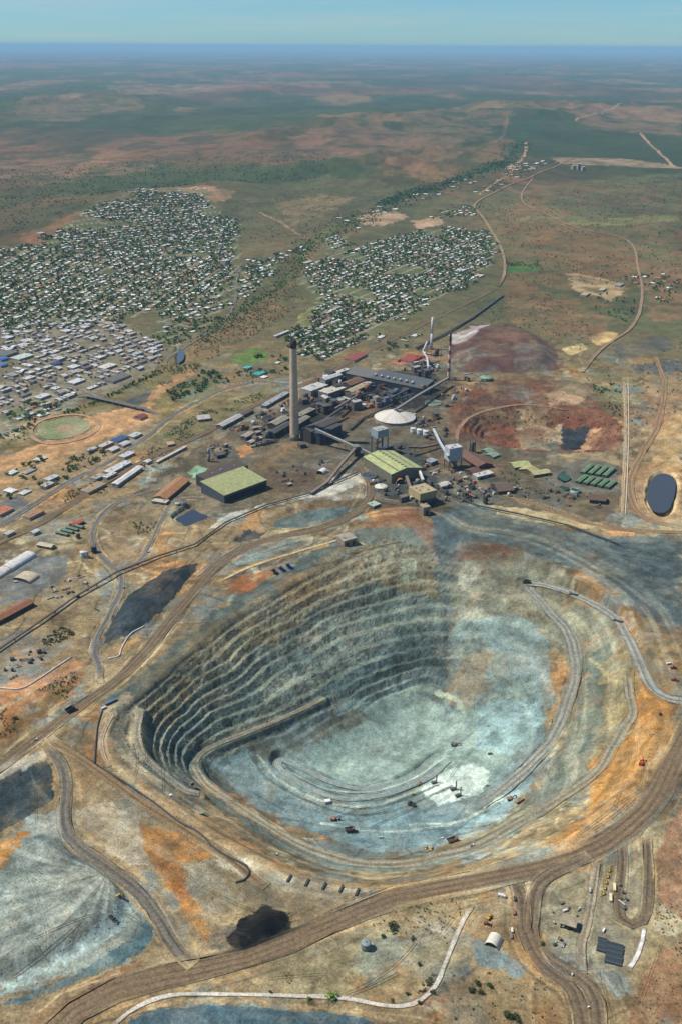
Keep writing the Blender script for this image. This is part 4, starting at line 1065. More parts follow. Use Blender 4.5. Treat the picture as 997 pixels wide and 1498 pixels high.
def drill_rig(label, col, loc, rz, s=1.0):
    t = thing('drill_rig', label, 'drill rig', loc, rz); t.scale = (s, s, s); cm = surf(col, .5, 'fine'); dk = surf((44, 42, 40), .85)
    for y in (-1.7, 1.7): MB().box(-3.2, 3.2, y - .5, y + .5, 0, 1.3).build('track', dk, t)
    MB().box(-4.6, 3.4, -2.0, 2.0, 1.3, 3.4).build('body', cm, t); MB().box(2.6, 4.4, .3, 1.9, 1.5, 4.0).build('cab', surf((200, 195, 185), .5), t)
    m = MB()
    for x, y in ((3.4, -1.4), (4.6, -1.4), (3.4, -.2), (4.6, -.2)): m.bar((x, y, .6), (x, y, 15), .28)
    for i in range(7):
        z = 1.5 + i * 2; m.bar((3.4, -1.4, z), (4.6, -1.4, z + 2), .18).bar((3.4, -.2, z), (4.6, -.2, z + 2), .18).bar((3.4, -1.4, z), (3.4, -.2, z + 2), .18)
    m.box(3.3, 4.7, -1.5, -.1, 14.6, 15.4); m.build('mast', surf((90, 88, 84), .7), t); MB().bar((4, -.8, .2), (4, -.8, 14), .4).build('drill_rod', dk, t)
    return t
def loader(label, col, loc, rz, s=1.0):
    t = thing('wheel_loader', label, 'wheel loader', loc, rz); t.scale = (s, s, s); cm = surf(col, .5, 'fine')
    MB().box(-4.4, -.2, -1.3, 1.3, 1.2, 3.1).box(-.2, 2.4, -.9, .9, 1.2, 2.0).build('body', cm, t)
    c = MB().box(-1.2, .7, -.9, .9, 3.1, 4.7).build('cab', surf((60, 66, 70), .3), t); MB().box(-1.4, .9, -1.05, 1.05, 4.7, 4.9).build('cab_roof', cm, c)
    for y in (-.8, .8): MB().bar((1.0, y, 2.2), (4.4, y, 1.0), .35, .5).build('lift_arm', cm, t)
    m = MB(); m.add([(x, y, z) for y in (-1.9, 1.9) for x, z in ((4.2, 1.7), (4.0, .4), (4.6, .1), (5.8, .1))], [(0, 1, 2, 3), (7, 6, 5, 4), (0, 4, 5, 1), (1, 5, 6, 2), (2, 6, 7, 3)]); m.build('bucket', surf((80, 76, 68), .7), t)
    for x in (-3.1, 1.6):
        for y in (-1.4, 1.4): wheel(t, x, y, 1.0, .8)
    return t
def small_truck(label, col, box, loc, rz, s=1.0, name='truck', cat='truck', long=7.5):
    t = thing(name, label, cat, loc, rz); t.scale = (s, s, s); cm = surf(col, .45, 'fine')
    MB().box(-long / 2, long / 2, -1.0, 1.0, .6, 1.0).build('chassis', surf((50, 50, 50), .8), t)
    m = MB(); x1 = long / 2; v = [(x, y, z) for y in (-1.1, 1.1) for x, z in ((x1 - 2.0, 1.0), (x1, 1.0), (x1, 1.9), (x1 - .4, 2.9), (x1 - 2.0, 2.9))]
    m.add(v, [(4, 3, 2, 1, 0), (5, 6, 7, 8, 9), (0, 1, 6, 5), (1, 2, 7, 6), (2, 3, 8, 7), (3, 4, 9, 8), (4, 0, 5, 9)]); c = m.build('cab', cm, t)
    MB().box(x1 - .25, x1 - .1, -.95, .95, 2.0, 2.7).build('windscreen', surf((30, 38, 46), .2), c)
    MB().box(-long / 2, x1 - 2.2, -1.2, 1.2, 1.003, 1.2 + (1.9 if box else .5)).build('cargo_body', surf(box or (90, 88, 84), .6, 'fine'), t)
    for x in (x1 - 1.2, -long / 2 + 1.3):
        for y in (-1.0, 1.0): wheel(t, x, y, .5, .35)
    return t
# ------------------------------------------------------------------ the smelter, mill and sheds
def B(*a, **k): return building(*a, **k)
CONC = (194, 172, 144)
stack('very tall tan concrete chimney with a dark crown beside the smelter', 431, 643, 497, 12.5, 8.3,
      [(.06, (138, 126, 110), 'base_section'), (.30, CONC, 'shaft'), (.31, (200, 178, 150), 'shaft'), (.25, (192, 172, 146), 'shaft'), (.08, (46, 44, 44), 'crown')])
stack('slender white steel chimney behind the smelter', 630, 511, 464, 5.0, 3.6, [(.5, (196, 194, 190), 'shaft'), (.5, (206, 204, 200), 'shaft')])
rb = [(.09, (150, 74, 66) if i % 2 == 0 else (208, 198, 190), 'band') for i in range(9)] + [(.19, (70, 44, 44), 'crown')]
stack('chimney ringed with red and white bands at the edge of the red workings', 655, 556, 486, 5.0, 3.4, rb)
# bent duct of the white chimney
q = [G(624, 500, 62), G(618, 514, 40), G(624, 523, 34), G(627, 546, 2)]
t = thing('flue_duct', 'white zigzag flue duct below the slender white chimney', 'duct', (q[3][0], q[3][1], 0)); o = q[3] * np.array([1, 1, 0])
for a, b in zip(q[:-1], q[1:]): MB().tube([a - o, b - o], 3.2, 8).build('duct_section', surf((190, 190, 184), .6), t, True)
MB().box(-4, 4, -4, 4, 0, 26).build('fan_house', surf((178, 180, 170), .7, 'sheet'), t)
MB().bar((q[0] - o) * np.array([1, 1, 0]), q[0] - o, 2.0).build('support', surf((96, 92, 88), .8), t)

B('storage_shed', 'large storage shed with pale green mono-pitch roof and dark open front', 'shed', (328,725), (390,702), (304,706), 21, 'shed', (70,82,90), (172,176,118), rise=9, doors=0, dark_front=True)
B('storage_shed', 'dark brown flat roofed annexe behind the pale green roofed shed', 'shed', (302,702), (363,681), (292,693), 26, 'flat', (58,64,68), (86,72,62), doors=0)
B('mill_building', 'mill building with pale green ribbed roof in the middle of the plant', 'mill', (572,694), (616,684), (557,663), 24, 'gable', (120,118,100), (186,194,130), rise=9, doors=0, vents=9, axis='y')
MB_ = B('crusher_house', 'tan crusher house raised on dark legs above the grey spill', 'crusher house', (614,723), (638,717), (616,708), 34, 'flat', (176,158,116), (190,172,130), doors=0, open_legs=.5)
B('transfer_house', 'small tan transfer house below the tan crusher house', 'transfer house', (619,743), (629,741), (620,737), 20, 'flat', (150,136,108), (168,154,124), doors=1)
B('headframe_tower', 'white box headed shaft tower on dark legs right of the mill', 'shaft tower', (657,657), (676,654), (656,651), 56, 'flat', (178,186,188), (206,206,200), doors=0, open_legs=.42)
B('headframe_tower', 'pale grey shaft tower on tall legs below the white dome', 'shaft tower', (552,631), (568,627), (549,625), 66, 'flat', (156,170,172), (182,186,176), doors=0, open_legs=.70)
B('smelter_hall', 'dark slate smelter hall right of the tall tan chimney', 'smelter hall', (468,636), (500,621), (462,628), 30, 'shed', (48,58,64), (74,84,84), rise=3, doors=3)
B('smelter_hall', 'dark brown smelter hall joined behind the slate one', 'smelter hall', (455,632), (497,615), (447,624), 34, 'gable', (58,52,50), (92,84,74), doors=2)
# white dome
p = gp(577, 613); r = 30 * MPP(p)
t = thing('storage_dome', 'wide white conical ore dome in the plant', 'dome', p)
MB().lathe([(r * .985, -1), (r * .985, 7.5)], 48, cap=False).build('base_wall', surf((150, 146, 138), .8), t)
dm_ = MB()
n = 24
for i in range(n):     # roof in separate tapering sheets
    a0, a1 = 2 * math.pi * i / n, 2 * math.pi * (i + 1) / n - .006
    v = [(rr * math.cos(a), rr * math.sin(a), z) for rr, z in ((r * 1.01, 7.4), (r * .55, 18.5), (r * .08, 26)) for a in (a0, a1)]
    MB().add(v, [(0, 1, 3, 2), (2, 3, 5, 4)]).build('roof_sheet', surf((208, 202, 188), .6, 'fine') if i % 5 else surf((196, 186, 166), .6, 'fine'), t)
MB().lathe([(r * .082, 25.6), (r * .082, 30), (.5, 31.5)], 16).build('top_house', surf((140, 138, 132), .7), t)

conveyor('long grey conveyor gallery rising from the far plant to the white dome', [(579,599,31),(612,578,32),(655,553,24)], 6, 5, (120,118,112))
conveyor('pale conveyor gallery from the slate smelter hall to the junction tower', [(461,628,42),(490,641,30),(521,655,18)], 5.5, 5, (150,150,140))
conveyor('rusty grey conveyor gallery running down from the junction tower to the stockpiles', [(523,652,22),(500,678,14),(478,706,8),(455,722,4)], 6, 5, (116,100,90))
conveyor('pale blue grey conveyor gallery feeding the white box headed tower', [(633,628,18),(643,648,30),(655,668,38)], 5, 4.5, (168,180,182))
conveyor('brown conveyor gallery between the mill and the transfer house', [(591,690,14),(600,715,12),(617,741,10)], 6, 5, (112,98,84))
conveyor('white conveyor gallery between the mill and the tan crusher house', [(612,687,16),(618,703,22)], 5, 5, (190,186,176))
conveyor('long dark conveyor line across the grey dumps right of the crusher', [(638,712,10),(662,724,6),(700,740,5),(760,752,5),(830,768,5),(905,796,4)], 2.4, 2.0, (70,70,68), step=60)
conveyor('long black conveyor line on the bank left of the pit', [(-8,954,5),(50,915,5),(110,873,5),(172,836,7),(232,813,5),(285,796,5)], 2.8, 2.0, (84,76,68), step=60)
conveyor('dark overland conveyor curving along the white salted stockpile edge', [(285,796,5),(330,764,4),(390,738,4),(450,722,4),(523,690,4)], 2.6, 2.0, (84,78,70), step=60)
conveyor('dark conveyor running across the black ore yard behind the dome', [(512,628,4),(530,612,4),(560,598,6),(574,592,8)], 4, 3, (60,58,56))
conveyor('dark trough conveyor in the far corner beside the rail line', [(608,509,6),(650,488,6),(690,465,5),(735,432,5)], 6, 4, (66,62,60), step=90)
conveyor('dark gallery from the furnace frames down to the brown smelter hall', [(500,597,26),(478,612,22),(458,626,20)], 5, 4.5, (70,68,66))
conveyor('grey gallery from the tan shed to the tall furnace frame', [(530,574,10),(510,586,20),(490,598,26)], 4.5, 4, (104,100,94))
conveyor('dark gallery crossing behind the white dome', [(604,566,10),(580,578,14),(545,588,16)], 5, 4, (62,62,64))
conveyor('rusty gallery along the back of the mill', [(640,650,10),(615,655,14),(596,654,24)], 5, 4, (112,90,74))
conveyor('thin grey gallery between the junction tower and the mill', [(524,655,16),(542,664,18),(560,668,20)], 4.5, 4, (124,120,112))
B('transfer_tower', 'small grey junction tower where the two conveyors meet', 'tower', (518,655), (527,653), (519,650), 24, 'flat', (110,108,104), (140,136,128), doors=1)

BL = [ # smelter complex and plant sheds: p0, p1, p2, height, roof, wall, roof colour, label
 ((455,572),(480,563),(462,560),20,'flat',(150,148,138),(206,204,190),'white roofed smelter building nearest the tall chimney'),
 ((480,576),(506,567),(474,569),18,'flat',(120,116,108),(212,204,180),'cream roofed smelter building with stepped edge'),
 ((476,556),(500,548),(482,549),22,'gable',(150,150,142),(200,204,196),'white gabled smelter building behind the cream roofed one'),
 ((488,548),(512,540),(492,543),18,'flat',(150,150,142),(210,208,200),'long white roof at the back of the smelter'),
 ((512,564),(533,556),(507,557),18,'gable',(92,76,60),(128,96,70),'brown gabled building right of the white smelter roofs'),
 ((514,574),(542,561),(510,569),14,'gable',(130,118,98),(188,172,138),'long tan shed in front of the brown gabled building'),
 ((540,553),(618,569),(545,543),20,'shed',(44,52,60),(92,98,100),'long slate blue process hall with a row of white vents'),
 ((505,546),(540,553),(510,538),16,'shed',(60,64,68),(118,118,110),'grey hall joined to the left of the long slate process hall'),
 ((360,640),(372,633),(356,636),9,'gable',(110,104,96),(176,166,146),'small cream shed left of the tall chimney'),
 ((367,648),(384,640),(364,645),9,'gable',(120,116,108),(196,188,170),'low cream roofed shed left of the tall chimney'),
 ((404,622),(424,611),(398,616),14,'gable',(64,62,60),(160,154,132),'tan roofed long shed behind the tall chimney'),
 ((402,634),(428,619),(397,629),15,'gable',(50,52,56),(84,82,78),'black roofed long shed behind the tall chimney'),
 ((436,621),(454,610),(432,616),16,'gable',(52,56,60),(146,142,118),'tan gabled long shed right of the tall chimney'),
 ((440,609),(462,598),(436,604),16,'flat',(60,62,66),(150,144,126),'cream flat roof among the dark furnaces'),
 ((492,590),(506,583),(488,585),14,'flat',(60,70,74),(130,140,128),'grey green flat roof in the furnace yard'),
 ((326,624),(356,608),(322,619),9,'gable',(120,112,104),(190,186,176),'long white rail shed behind the scrub'),
 ((357,607),(371,600),(354,603),8,'gable',(80,66,58),(112,92,80),'brown rail shed at the end of the white one'),
 ((390,594),(424,574),(386,590),8,'flat',(110,112,114),(168,170,168),'long grey rail platform roof behind the tall chimney'),
 ((290,614),(308,612),(288,608),7,'gable',(140,130,120),(196,190,178),'white shed in the scrub by the highway'),
 ((698,683),(720,679),(677,665),8,'gable',(80,60,50),(122,88,70),'large brown roofed workshop right of the white tower'),
 ((692,693),(704,689),(684,686),7,'gable',(80,62,52),(112,82,68),'small brown workshop beside the large one'),
 ((698,698),(722,692),(697,692),8,'flat',(150,148,142),(212,208,196),'white roofed shed in front of the brown workshops'),
 ((728,719),(751,717),(717,707),8,'gable',(70,58,48),(112,92,74),'dark brown shed beside the plant front road'),
 ((752,684),(776,681),(742,677),7,'gable',(120,118,84),(186,190,124),'yellow green office wing at the left end'),
 ((781,693),(789,688),(769,680),7,'gable',(120,118,84),(192,180,124),'yellow green office wing in the middle'),
 ((780,695),(805,691),(780,689),7,'gable',(120,118,84),(198,188,136),'yellow green office wing at the right end'),
 ((713,662),(722,659),(707,657),5,'gable',(110,118,104),(138,160,134),'pale green roofed store behind the brown workshops'),
 ((721,669),(730,665),(714,663),5,'gable',(110,118,104),(142,166,140),'second pale green roofed store behind the brown workshops'),
 ((862,731),(885,733),(864,723),9,'gable',(84,66,54),(104,84,66),'brown hopper shed near the green tanks'),
 ((546,741),(556,737),(541,735),6,'flat',(120,120,112),(186,206,180),'small mint roofed hut at the bend of the plant road'),
 ((503,792),(522,787),(501,781),13,'flat',(150,134,112),(176,164,142),'tan box shaped building on the orange pit edge'),
 ((645,712),(659,708),(644,706),9,'gable',(150,146,136),(214,208,190),'small white shed right of the tan crusher house'),
 ((600,728),(609,726),(599,724),5,'flat',(150,150,142),(196,192,176),'low white cabin in front of the mill'),
 ((630,677),(640,673),(626,671),9,'flat',(110,118,122),(158,170,174),'grey blue cabin behind the white conveyor'),
 ((560,657),(575,652),(556,652),10,'flat',(60,70,76),(84,96,104),'dark blue roof left of the mill'),
 ((17.5,830),(53,808),(4,824),9,'arch',(190,186,176),(226,224,216),'big white curved roof warehouse at the left edge'),
 ((-8,846),(17,830.5),(-20,839),8,'arch',(190,180,160),(222,216,202),'white warehouse bay cut by the left picture edge'),
 ((43,849),(58,839),(23,840),8,'arch',(120,112,100),(206,190,158),'beige curved roof workshop on the asphalt pad'),
 ((-4,910),(50,881),(-14,905),8,'gable',(84,66,54),(148,96,62),'long rusty roofed shed at the left edge'),
 ((54,797),(75,801),(52,791),6,'gable',(140,130,112),(206,192,160),'cream shed beside the four green roofs'),
 ((108,769),(124,762),(104,765),6,'gable',(120,90,80),(186,96,70),'red roofed shed beside the four green roofs'),
 ((224,727),(244,730),(240,697),8,'gable',(120,98,76),(176,128,82),'long tan brown shed on the dirt left of the pond'),
 ((222,733),(243,736),(223,728),6,'flat',(140,132,112),(208,200,174),'cream lean-to at the near end of the tan brown shed'),
 ((172,709),(209,683),(167,705),8,'gable',(170,168,160),(230,226,216),'long bright white shed beside the railway'),
 ((231,676),(274,653),(230,674),6,'flat',(170,160,148),(214,206,194),'very long thin white shed between rail and dirt'),
 ((246,651),(256,649),(244,647),6,'gable',(150,120,90),(206,178,138),'small cream shed behind the thin white one'),
]
for p0, p1, p2, h, rf, wc, rc, lb in BL:
    B('shed' if 'shed' in lb else 'plant_building', lb, 'shed' if 'shed' in lb else 'building', p0, p1, p2, h, rf, wc, rc, axis='y' if 'long tan brown' in lb or 'large brown roofed' in lb else 'x', doors=2)
# green barns in two rows, four green sheds at left
ORD = ['first', 'second', 'third', 'fourth', 'fifth']
for i in range(4):
    x, y = 848 + i * 10.7, 690 + i * 1.6
    B('green_barn', ORD[i] + ' green barn from the left in the far row of four', 'barn', (x, y), (x + 6, y + 1.4), (x + 11.5, y - 12.5), 6, 'gable', (84,92,76), (112,142,104), axis='y', group='green roofed barns', doors=1)
for i in range(5):
    x, y = 841 + i * 10.6, 703.5 + i * 2
    B('green_barn', ORD[i] + ' green barn from the left in the near row of five', 'barn', (x, y), (x + 6.2, y + 1.6), (x + 8.5, y - 10.5), 6, 'gable', (84,92,76), (106,140,98), axis='y', group='green roofed barns', doors=1)
for i in range(4):
    x, y = 81 + i * 7.4, 778.5 - i * 3.6
    B('green_shed', ORD[i] + ' long green shed counted from the near left', 'shed', (x, y), (x + 17, y + 4), (x + 1.5, y - 2.7), 5, 'gable', (90,96,84), (104,132,104), group='four green sheds', doors=1)
# vents along the slate hall
for i in range(7):
    x, y = 549 + i * 9, 549 + i * 1.9
    p = G(x, y, 24); z = hz(p[0], p[1])
    o = MB().lathe([(4.2, 18), (4.2, 27), (5.2, 27.5), (3.0, 31), (.3, 32)], 12).build('roof_vent_tower', surf((182, 180, 168), .6), None, True); o.location = (p[0], p[1] - 4, z)
    tag(o, 'white round vent on the slate hall, number %s from the left' % (ORD + ['sixth', 'seventh'])[i], 'vent', 'vents on the slate hall')
# tanks and thickeners
for lb, x, y, r, h, wc, rc, rf in [
 ('leftmost of three white tanks right of the dome',603.5,633,4.2,13,(196,200,196),(206,206,198),'cone'), ('middle of three white tanks right of the dome',613,635,4.4,13,(190,198,200),(206,206,198),'cone'),
 ('rightmost of three white tanks right of the dome',622,637,4.4,13,(190,196,200),(206,206,198),'cone'),
 ('pale green thickener tank up the slope behind the dome',633,590,12.5,3,(140,150,128),(112,128,104),'open'), ('dark blue thickener tank left of the mill',544,680,11,3.5,(96,110,118),(70,92,116),'open'),
 ('blue grey thickener tank below the dark blue one',540,697,11,3.5,(96,104,108),(66,82,96),'open'), ('white thickener cover in front of the mill',557,713,9.5,3,(176,178,166),(206,202,182),'cone'),
 ('green tank on the bank beside the red workings',710,556,9,9,(80,130,112),(128,152,120),'cone'), ('left one of two dark green tanks near the barns',824,716,6.8,5,(70,96,84),(40,84,64),'open'),
 ('right one of two dark green tanks near the barns',840.5,719.5,7,6,(150,170,170),(44,88,70),'open'), ('small grey tank left of the blue pond',260,739,4,5,(150,150,144),(170,170,160),'cone'),
 ('dark lidded grey tank beside the blue pond',269,742.5,4.4,5,(120,124,124),(96,100,100),'cone'), ('white silo in the yard below the dirt mound',122,815,4.2,12,(186,186,180),(200,198,190),'dome'),
 ('slim grey silo beside the white one',128,816,2.4,14,(160,160,156),(176,176,170),'dome'), ('squat grey tank on the round pad near the bottom',535,1387,7.2,9,(112,120,118),(128,142,138),'cone')]:
    tank(lb, x, y, r, h, wc, rc, rf)
stack('short grey tower beside the brown annexe', 306, 675, 656, 4.0, 3.0, [(.6, (120, 126, 130), 'shaft'), (.4, (140, 146, 150), 'shaft')])
stack('thin white column among the white smelter roofs', 497, 571, 556, 4.0, 4.0, [(.6, (200, 198, 188), 'shaft'), (.4, (206, 204, 196), 'shaft')])
# furnace frames: dark steel towers with floors and ducts
FR = [(622,556,20,34,'dark furnace tower at the foot of the white chimney'), (612,553,14,24,'lower dark furnace tower beside the first'), (476,604,24,24,'dark furnace frame behind the slate hall'),
      (488,598,18,28,'tall dark furnace frame in the middle of the smelter'), (467,600,18,20,'low dark furnace frame left of the tall one'), (541,588,14,22,'black conveyor tower in the ore yard'),
      (445,590,18,14,'dark ore bin under the white smelter roofs'), (690,662,10,30,'black steel frame behind the white tower'), (637,612,14,16,'dark screening frame above the three white tanks'),
      (322,668,22,9,'grey plant frame beside the short tower'), (680,728,9,14,'steel lattice tower beside the crusher conveyor'), (709,737,6,20,'slim steel pylon on the grey dump'),
      (442,654,16,10,'black bins at the foot of the tall chimney'), (138,808,8,14,'dark rusty hopper frame near the silos'), (552,672,12,18,'steel frame left of the mill roof'), (655,708,10,10,'green grey crushed ore bin right of the crusher')]
for x, y, w, h, lb in FR:
    p = gp(x, y); t = thing('furnace_frame' if 'furnace' in lb else 'steel_frame', lb, 'steel frame', p, .5); a = w / 2
    for sx in (-1, 1):
        for sy in (-1, 1): MB().box(sx * a - .7, sx * a + .7, sy * a - .7, sy * a + .7, -1, h).build('column', surf((58, 56, 56), .8), t)
    for k in range(max(2, int(h / 8))):
        z = h * (k + 1) / max(2, int(h / 8)); f_ = MB().box(-a - .5, a + .5, -a - .5, a + .5, z - .6, z).build('floor', surf((82, 80, 78), .8), t)
    MB().box(-a * .8, a * .5, -a * .7, a * .8, 1, h * .72).build('vessel', surf((66, 72, 82), .7), t)
    MB().tube([(a * .5, -a * .4, 2), (a * .7, -a * .2, h * .8), (a * 1.4, a * .4, h * 1.12)], 1.3, 7).build('pipe', surf((96, 98, 100), .6), t)
    m = MB()
    for sy in (-1, 1): m.bar((-a, sy * a, 0), (a, sy * a, h), .5).bar((a, sy * a, 0), (-a, sy * a, h), .5)
    m.build('brace', surf((70, 66, 62), .8), t)
# tunnel tents
def tent(label, x, y, Wm, Lm, Hm, rz, col):
    p = gp(x, y); t = thing('tunnel_shelter', label, 'shelter', p, rz); n = 12; k = n + 1
    pr = [(-Wm / 2 * math.cos(math.pi * i / n), Hm * math.sin(math.pi * i / n)) for i in range(k)]
    for j in range(4):
        x0, x1 = -Lm / 2 + Lm * j / 4, -Lm / 2 + Lm * (j + 1) / 4 - .08
        MB().add([(xx, a, b) for xx in (x0, x1) for a, b in pr], [(i, i + 1, k + i + 1, k + i) for i in range(n)]).build('cover_panel', surf(col, .6, 'fine'), t, True)
    MB().add([(Lm / 2 - .3, a * .97, b * .97) for a, b in pr], [tuple(range(k))]).build('end_wall', surf(col, .7, 'fine'), t)
    for s_ in (-1, 1): MB().box(-Lm / 2, Lm / 2, s_ * Wm / 2 - .8, s_ * Wm / 2 + .8, -.5, 1.6).build('base_wall', surf((140, 132, 118), .8), t)
tent('white tunnel shaped shelter in the bottom yard', 721, 1379, 16, 17, 8, math.radians(62), (214, 206, 186))
tent('white tunnel shaped shelter in the plant yard', 471, 692, 20, 22, 10, math.radians(60), (226, 220, 208))
tent('orange rusty tunnel shaped shelter at the end of the mill', 583, 705, 20, 26, 13, math.radians(100), (206, 142, 84))
# shelter with tan roof in the bottom yard
B('open_shelter', 'tan roofed open sided shelter with dark machinery below', 'shelter', (819,1350), (841,1357), (824,1338), 8, 'gable', (120,108,90), (172,158,130), doors=0, open_legs=.75, rise=1.5)
# river bridge
A_, B2 = gp(130, 583), gp(214, 602)
t = thing('river_bridge', 'long grey road bridge over the dry river bed', 'bridge', (A_[0], A_[1], 0)); d = B2 - A_; d[2] = 0; Lb = np.linalg.norm(d); t.rotation_euler = (0, 0, math.atan2(d[1], d[0]))
MB().box(0, Lb, -6, 6, 7.2, 8.6).build('deck', surf((104, 100, 96), .8), t)
for s_ in (-1, 1): MB().box(0, Lb, s_ * 6 - .3, s_ * 6 + .3, 8.603, 9.9).build('parapet', surf((140, 134, 126), .8), t)
for i in range(8): MB().box(Lb * (i + .5) / 8 - 1, Lb * (i + .5) / 8 + 1, -5, 5, -3, 7.2).build('pier', surf((128, 122, 114), .8), t)
for sx, L2 in ((0, -1), (Lb, 1)): MB().add([(sx, -6, 8.6), (sx, 6, 8.6), (sx + L2 * 45, 6, .3), (sx + L2 * 45, -6, .3), (sx, -6, 0), (sx, 6, 0)], [(0, 1, 2, 3), (0, 3, 4), (1, 5, 2)]).build('approach_ramp', surf((112, 108, 102), .85), t)
# water bodies
water('pond', 'dark slate pond in tan banks at the right edge', "945,730 948,708 957,696 970,692 984,697 988,708 985,728 978,745 965,751 952,746", (58,68,74))
water('pond', 'dark blue lined pond below the green roofed shed', "256,756 269,749 282,742 293,747 304,752 288,759 272,766 264,761", (44,60,76), rough=.35)
water('pond', 'blue pool of water left in the river bed', "262,508 270,516 268,526 259,530", (70,88,100), rough=.35)
water('pond', 'small dark green pond near the green barns', "815,697 824,692 834,698 826,704", (46,82,66), rough=.3)
# sports oval
P = W2("55,632 62,622 85,614 110,612 130,618 133,626 118,636 90,643 65,642"); P = catmull(P, 4, True); cz = np.max(hgt(P[:, 0], P[:, 1])) + 1.0
nP = len(P); cP = P.mean(0); rg = np.linspace(1, .02, 10); V = np.concatenate([cP + (P - cP) * q for q in rg]); i_ = np.arange(nP)
qf = np.vstack([np.stack([k * nP + i_, k * nP + (i_ + 1) % nP, (k + 1) * nP + (i_ + 1) % nP, (k + 1) * nP + i_], -1) for k in range(9)])
o = mesh_obj('sports_oval', np.column_stack([V, np.full(len(V), cz)]), qf, ROADM); tag(o, 'oval green sports field on the sandy river flat', 'sports field')
a_ = st(fbm(V[:, 0], V[:, 1], 70, 4, 181, .6), 3)[:, None]; b_ = np.repeat(smooth(.5, .2, rg), nP)[:, None] * .7
c_ = lin((112, 122, 84)) * (1 - a_) + lin((150, 142, 108)) * a_; set_col(o, c_ * (1 - b_) + lin((160, 128, 100)) * b_)
Pq = catmull(W2("45,634 55,618 85,609 115,607 140,614 142,628 122,641 90,648 60,647"), 5, True); Pq = np.vstack([Pq, Pq[:1]])
zq = np.full(len(Pq), cz - .3); strip('running_track', 'pale brown track ring around the oval field', np.column_stack([Pq, zq]), 6, (160, 130, 100), 0, .2)
# pipelines and cables
def pipe(label, s, r, col, lift=1.0, name='pipeline', cat='pipeline', z=None):
    P = catmull(np.array([gp(x, y)[:2] for x, y in PX(s)]), 5); zz = hgt(P[:, 0], P[:, 1]) + lift
    o = MB().tube(np.column_stack([P, zz]), r).build(name, surf(col, .6), None, True); return tag(o, label, cat)
pipe('black hose winding down the left pit rim', "150,1040 144,1060 141,1085 139,1118", 1.1, (40, 48, 54))
pipe('dark blue drainage pipe following the near left rim', "150,1125 175,1140 200,1157 230,1178 262,1203 285,1215 298,1225 312,1240 330,1252 350,1262 362,1268", 1.2, (44, 56, 64))
pipe('loose loop of black hose at the end of the drainage pipe', "350,1262 360,1268 365,1278 358,1288 345,1292", 1.4, (40, 50, 56))
pipe('pale pipe on the orange bank at the left edge', "-5,1006 30,1008 60,992 85,975 105,962", 1.5, (206, 196, 180))
pipe('pale pipeline beside the straight service road', "918,560 919,620 917,690 914,752", 1.4, (190, 180, 160))
pipe('white pipe bent across the end of the dark hollow', "158,964 174,960 178,950 190,930 212,916", 1.2, (214, 208, 196))
# fences of dark low barriers on the near rim
for i, (x, y) in enumerate([(423,1286), (449,1292), (474,1297), (499,1301), (522,1306)]):
    p = gp(x, y); o = MB().box(-1.3, 1.3, -6, 6, -.6, 2.4).build('barrier', surf((66, 68, 66), .9)); o.location = p; o.rotation_euler = (0, 0, -.35)
    tag(o, ORD[i] + ' dark barrier from the left across the pale near-rim track', 'barrier', 'barriers on the near rim')
# dark belt stacks in the bottom right yard: rows of slabs
def belt_stack(label, p0, p1, p2, n):
    ctr, rz, Lx, Wy, zb, H = roof_frame(p0, p1, p2, 2.5); t = thing('panel_stack', label, 'panel stack', (*ctr, zb), rz)
    for i in range(n):
        y0 = -Wy / 2 + Wy * i / n; h = 2.6 + .5 * random.random()
        MB().box(-Lx / 2 + random.random() * .8, Lx / 2 - random.random() * .8, y0 + .12, y0 + Wy / n - .12, -.3, h).build('panel', surf((48, 60, 66) if i % 3 else (58, 72, 78), .6, 'fine'), t)
belt_stack('smaller left stack of dark slate panels in the bottom yard', (871,1389), (886,1393), (875,1370), 8)
belt_stack('larger right stack of dark slate panels in the bottom yard', (883,1406), (909,1413), (892,1377), 12)
# blue trays near the pit edge
k = 0
for r_ in range(3):
    for c_ in range(3):
        p = gp(400 + r_ * 10.5 + c_ * 2.6, 837.5 - r_ * 4.2 + c_ * 1.6 - 1.5 * (c_ == 0)); t = thing('truck_tray', '%s blue truck tray in the %s row on the pit edge' % (ORD[c_], ORD[r_]), 'truck tray', p, .9, 'blue truck trays on the pit edge')
        m = MB(); m.add([(-3.5, -2, .3), (3.5, -2, .3), (3.5, 2, .3), (-3.5, 2, .3), (-4, -2.3, 2.6), (4, -2.3, 3.2), (4, 2.3, 3.2), (-4, 2.3, 2.6)], [(0, 1, 2, 3), (0, 1, 5, 4), (1, 2, 6, 5), (2, 3, 7, 6), (3, 0, 4, 7)])
        m.build('body', surf((40, 92, 150) if r_ else (66, 86, 96), .5, 'fine'), t)
        MB().box(-3, 3, -1.2, -.8, -.2, .3).box(-3, 3, .8, 1.2, -.2, .3).build('skid', surf((60, 60, 60), .8), t)
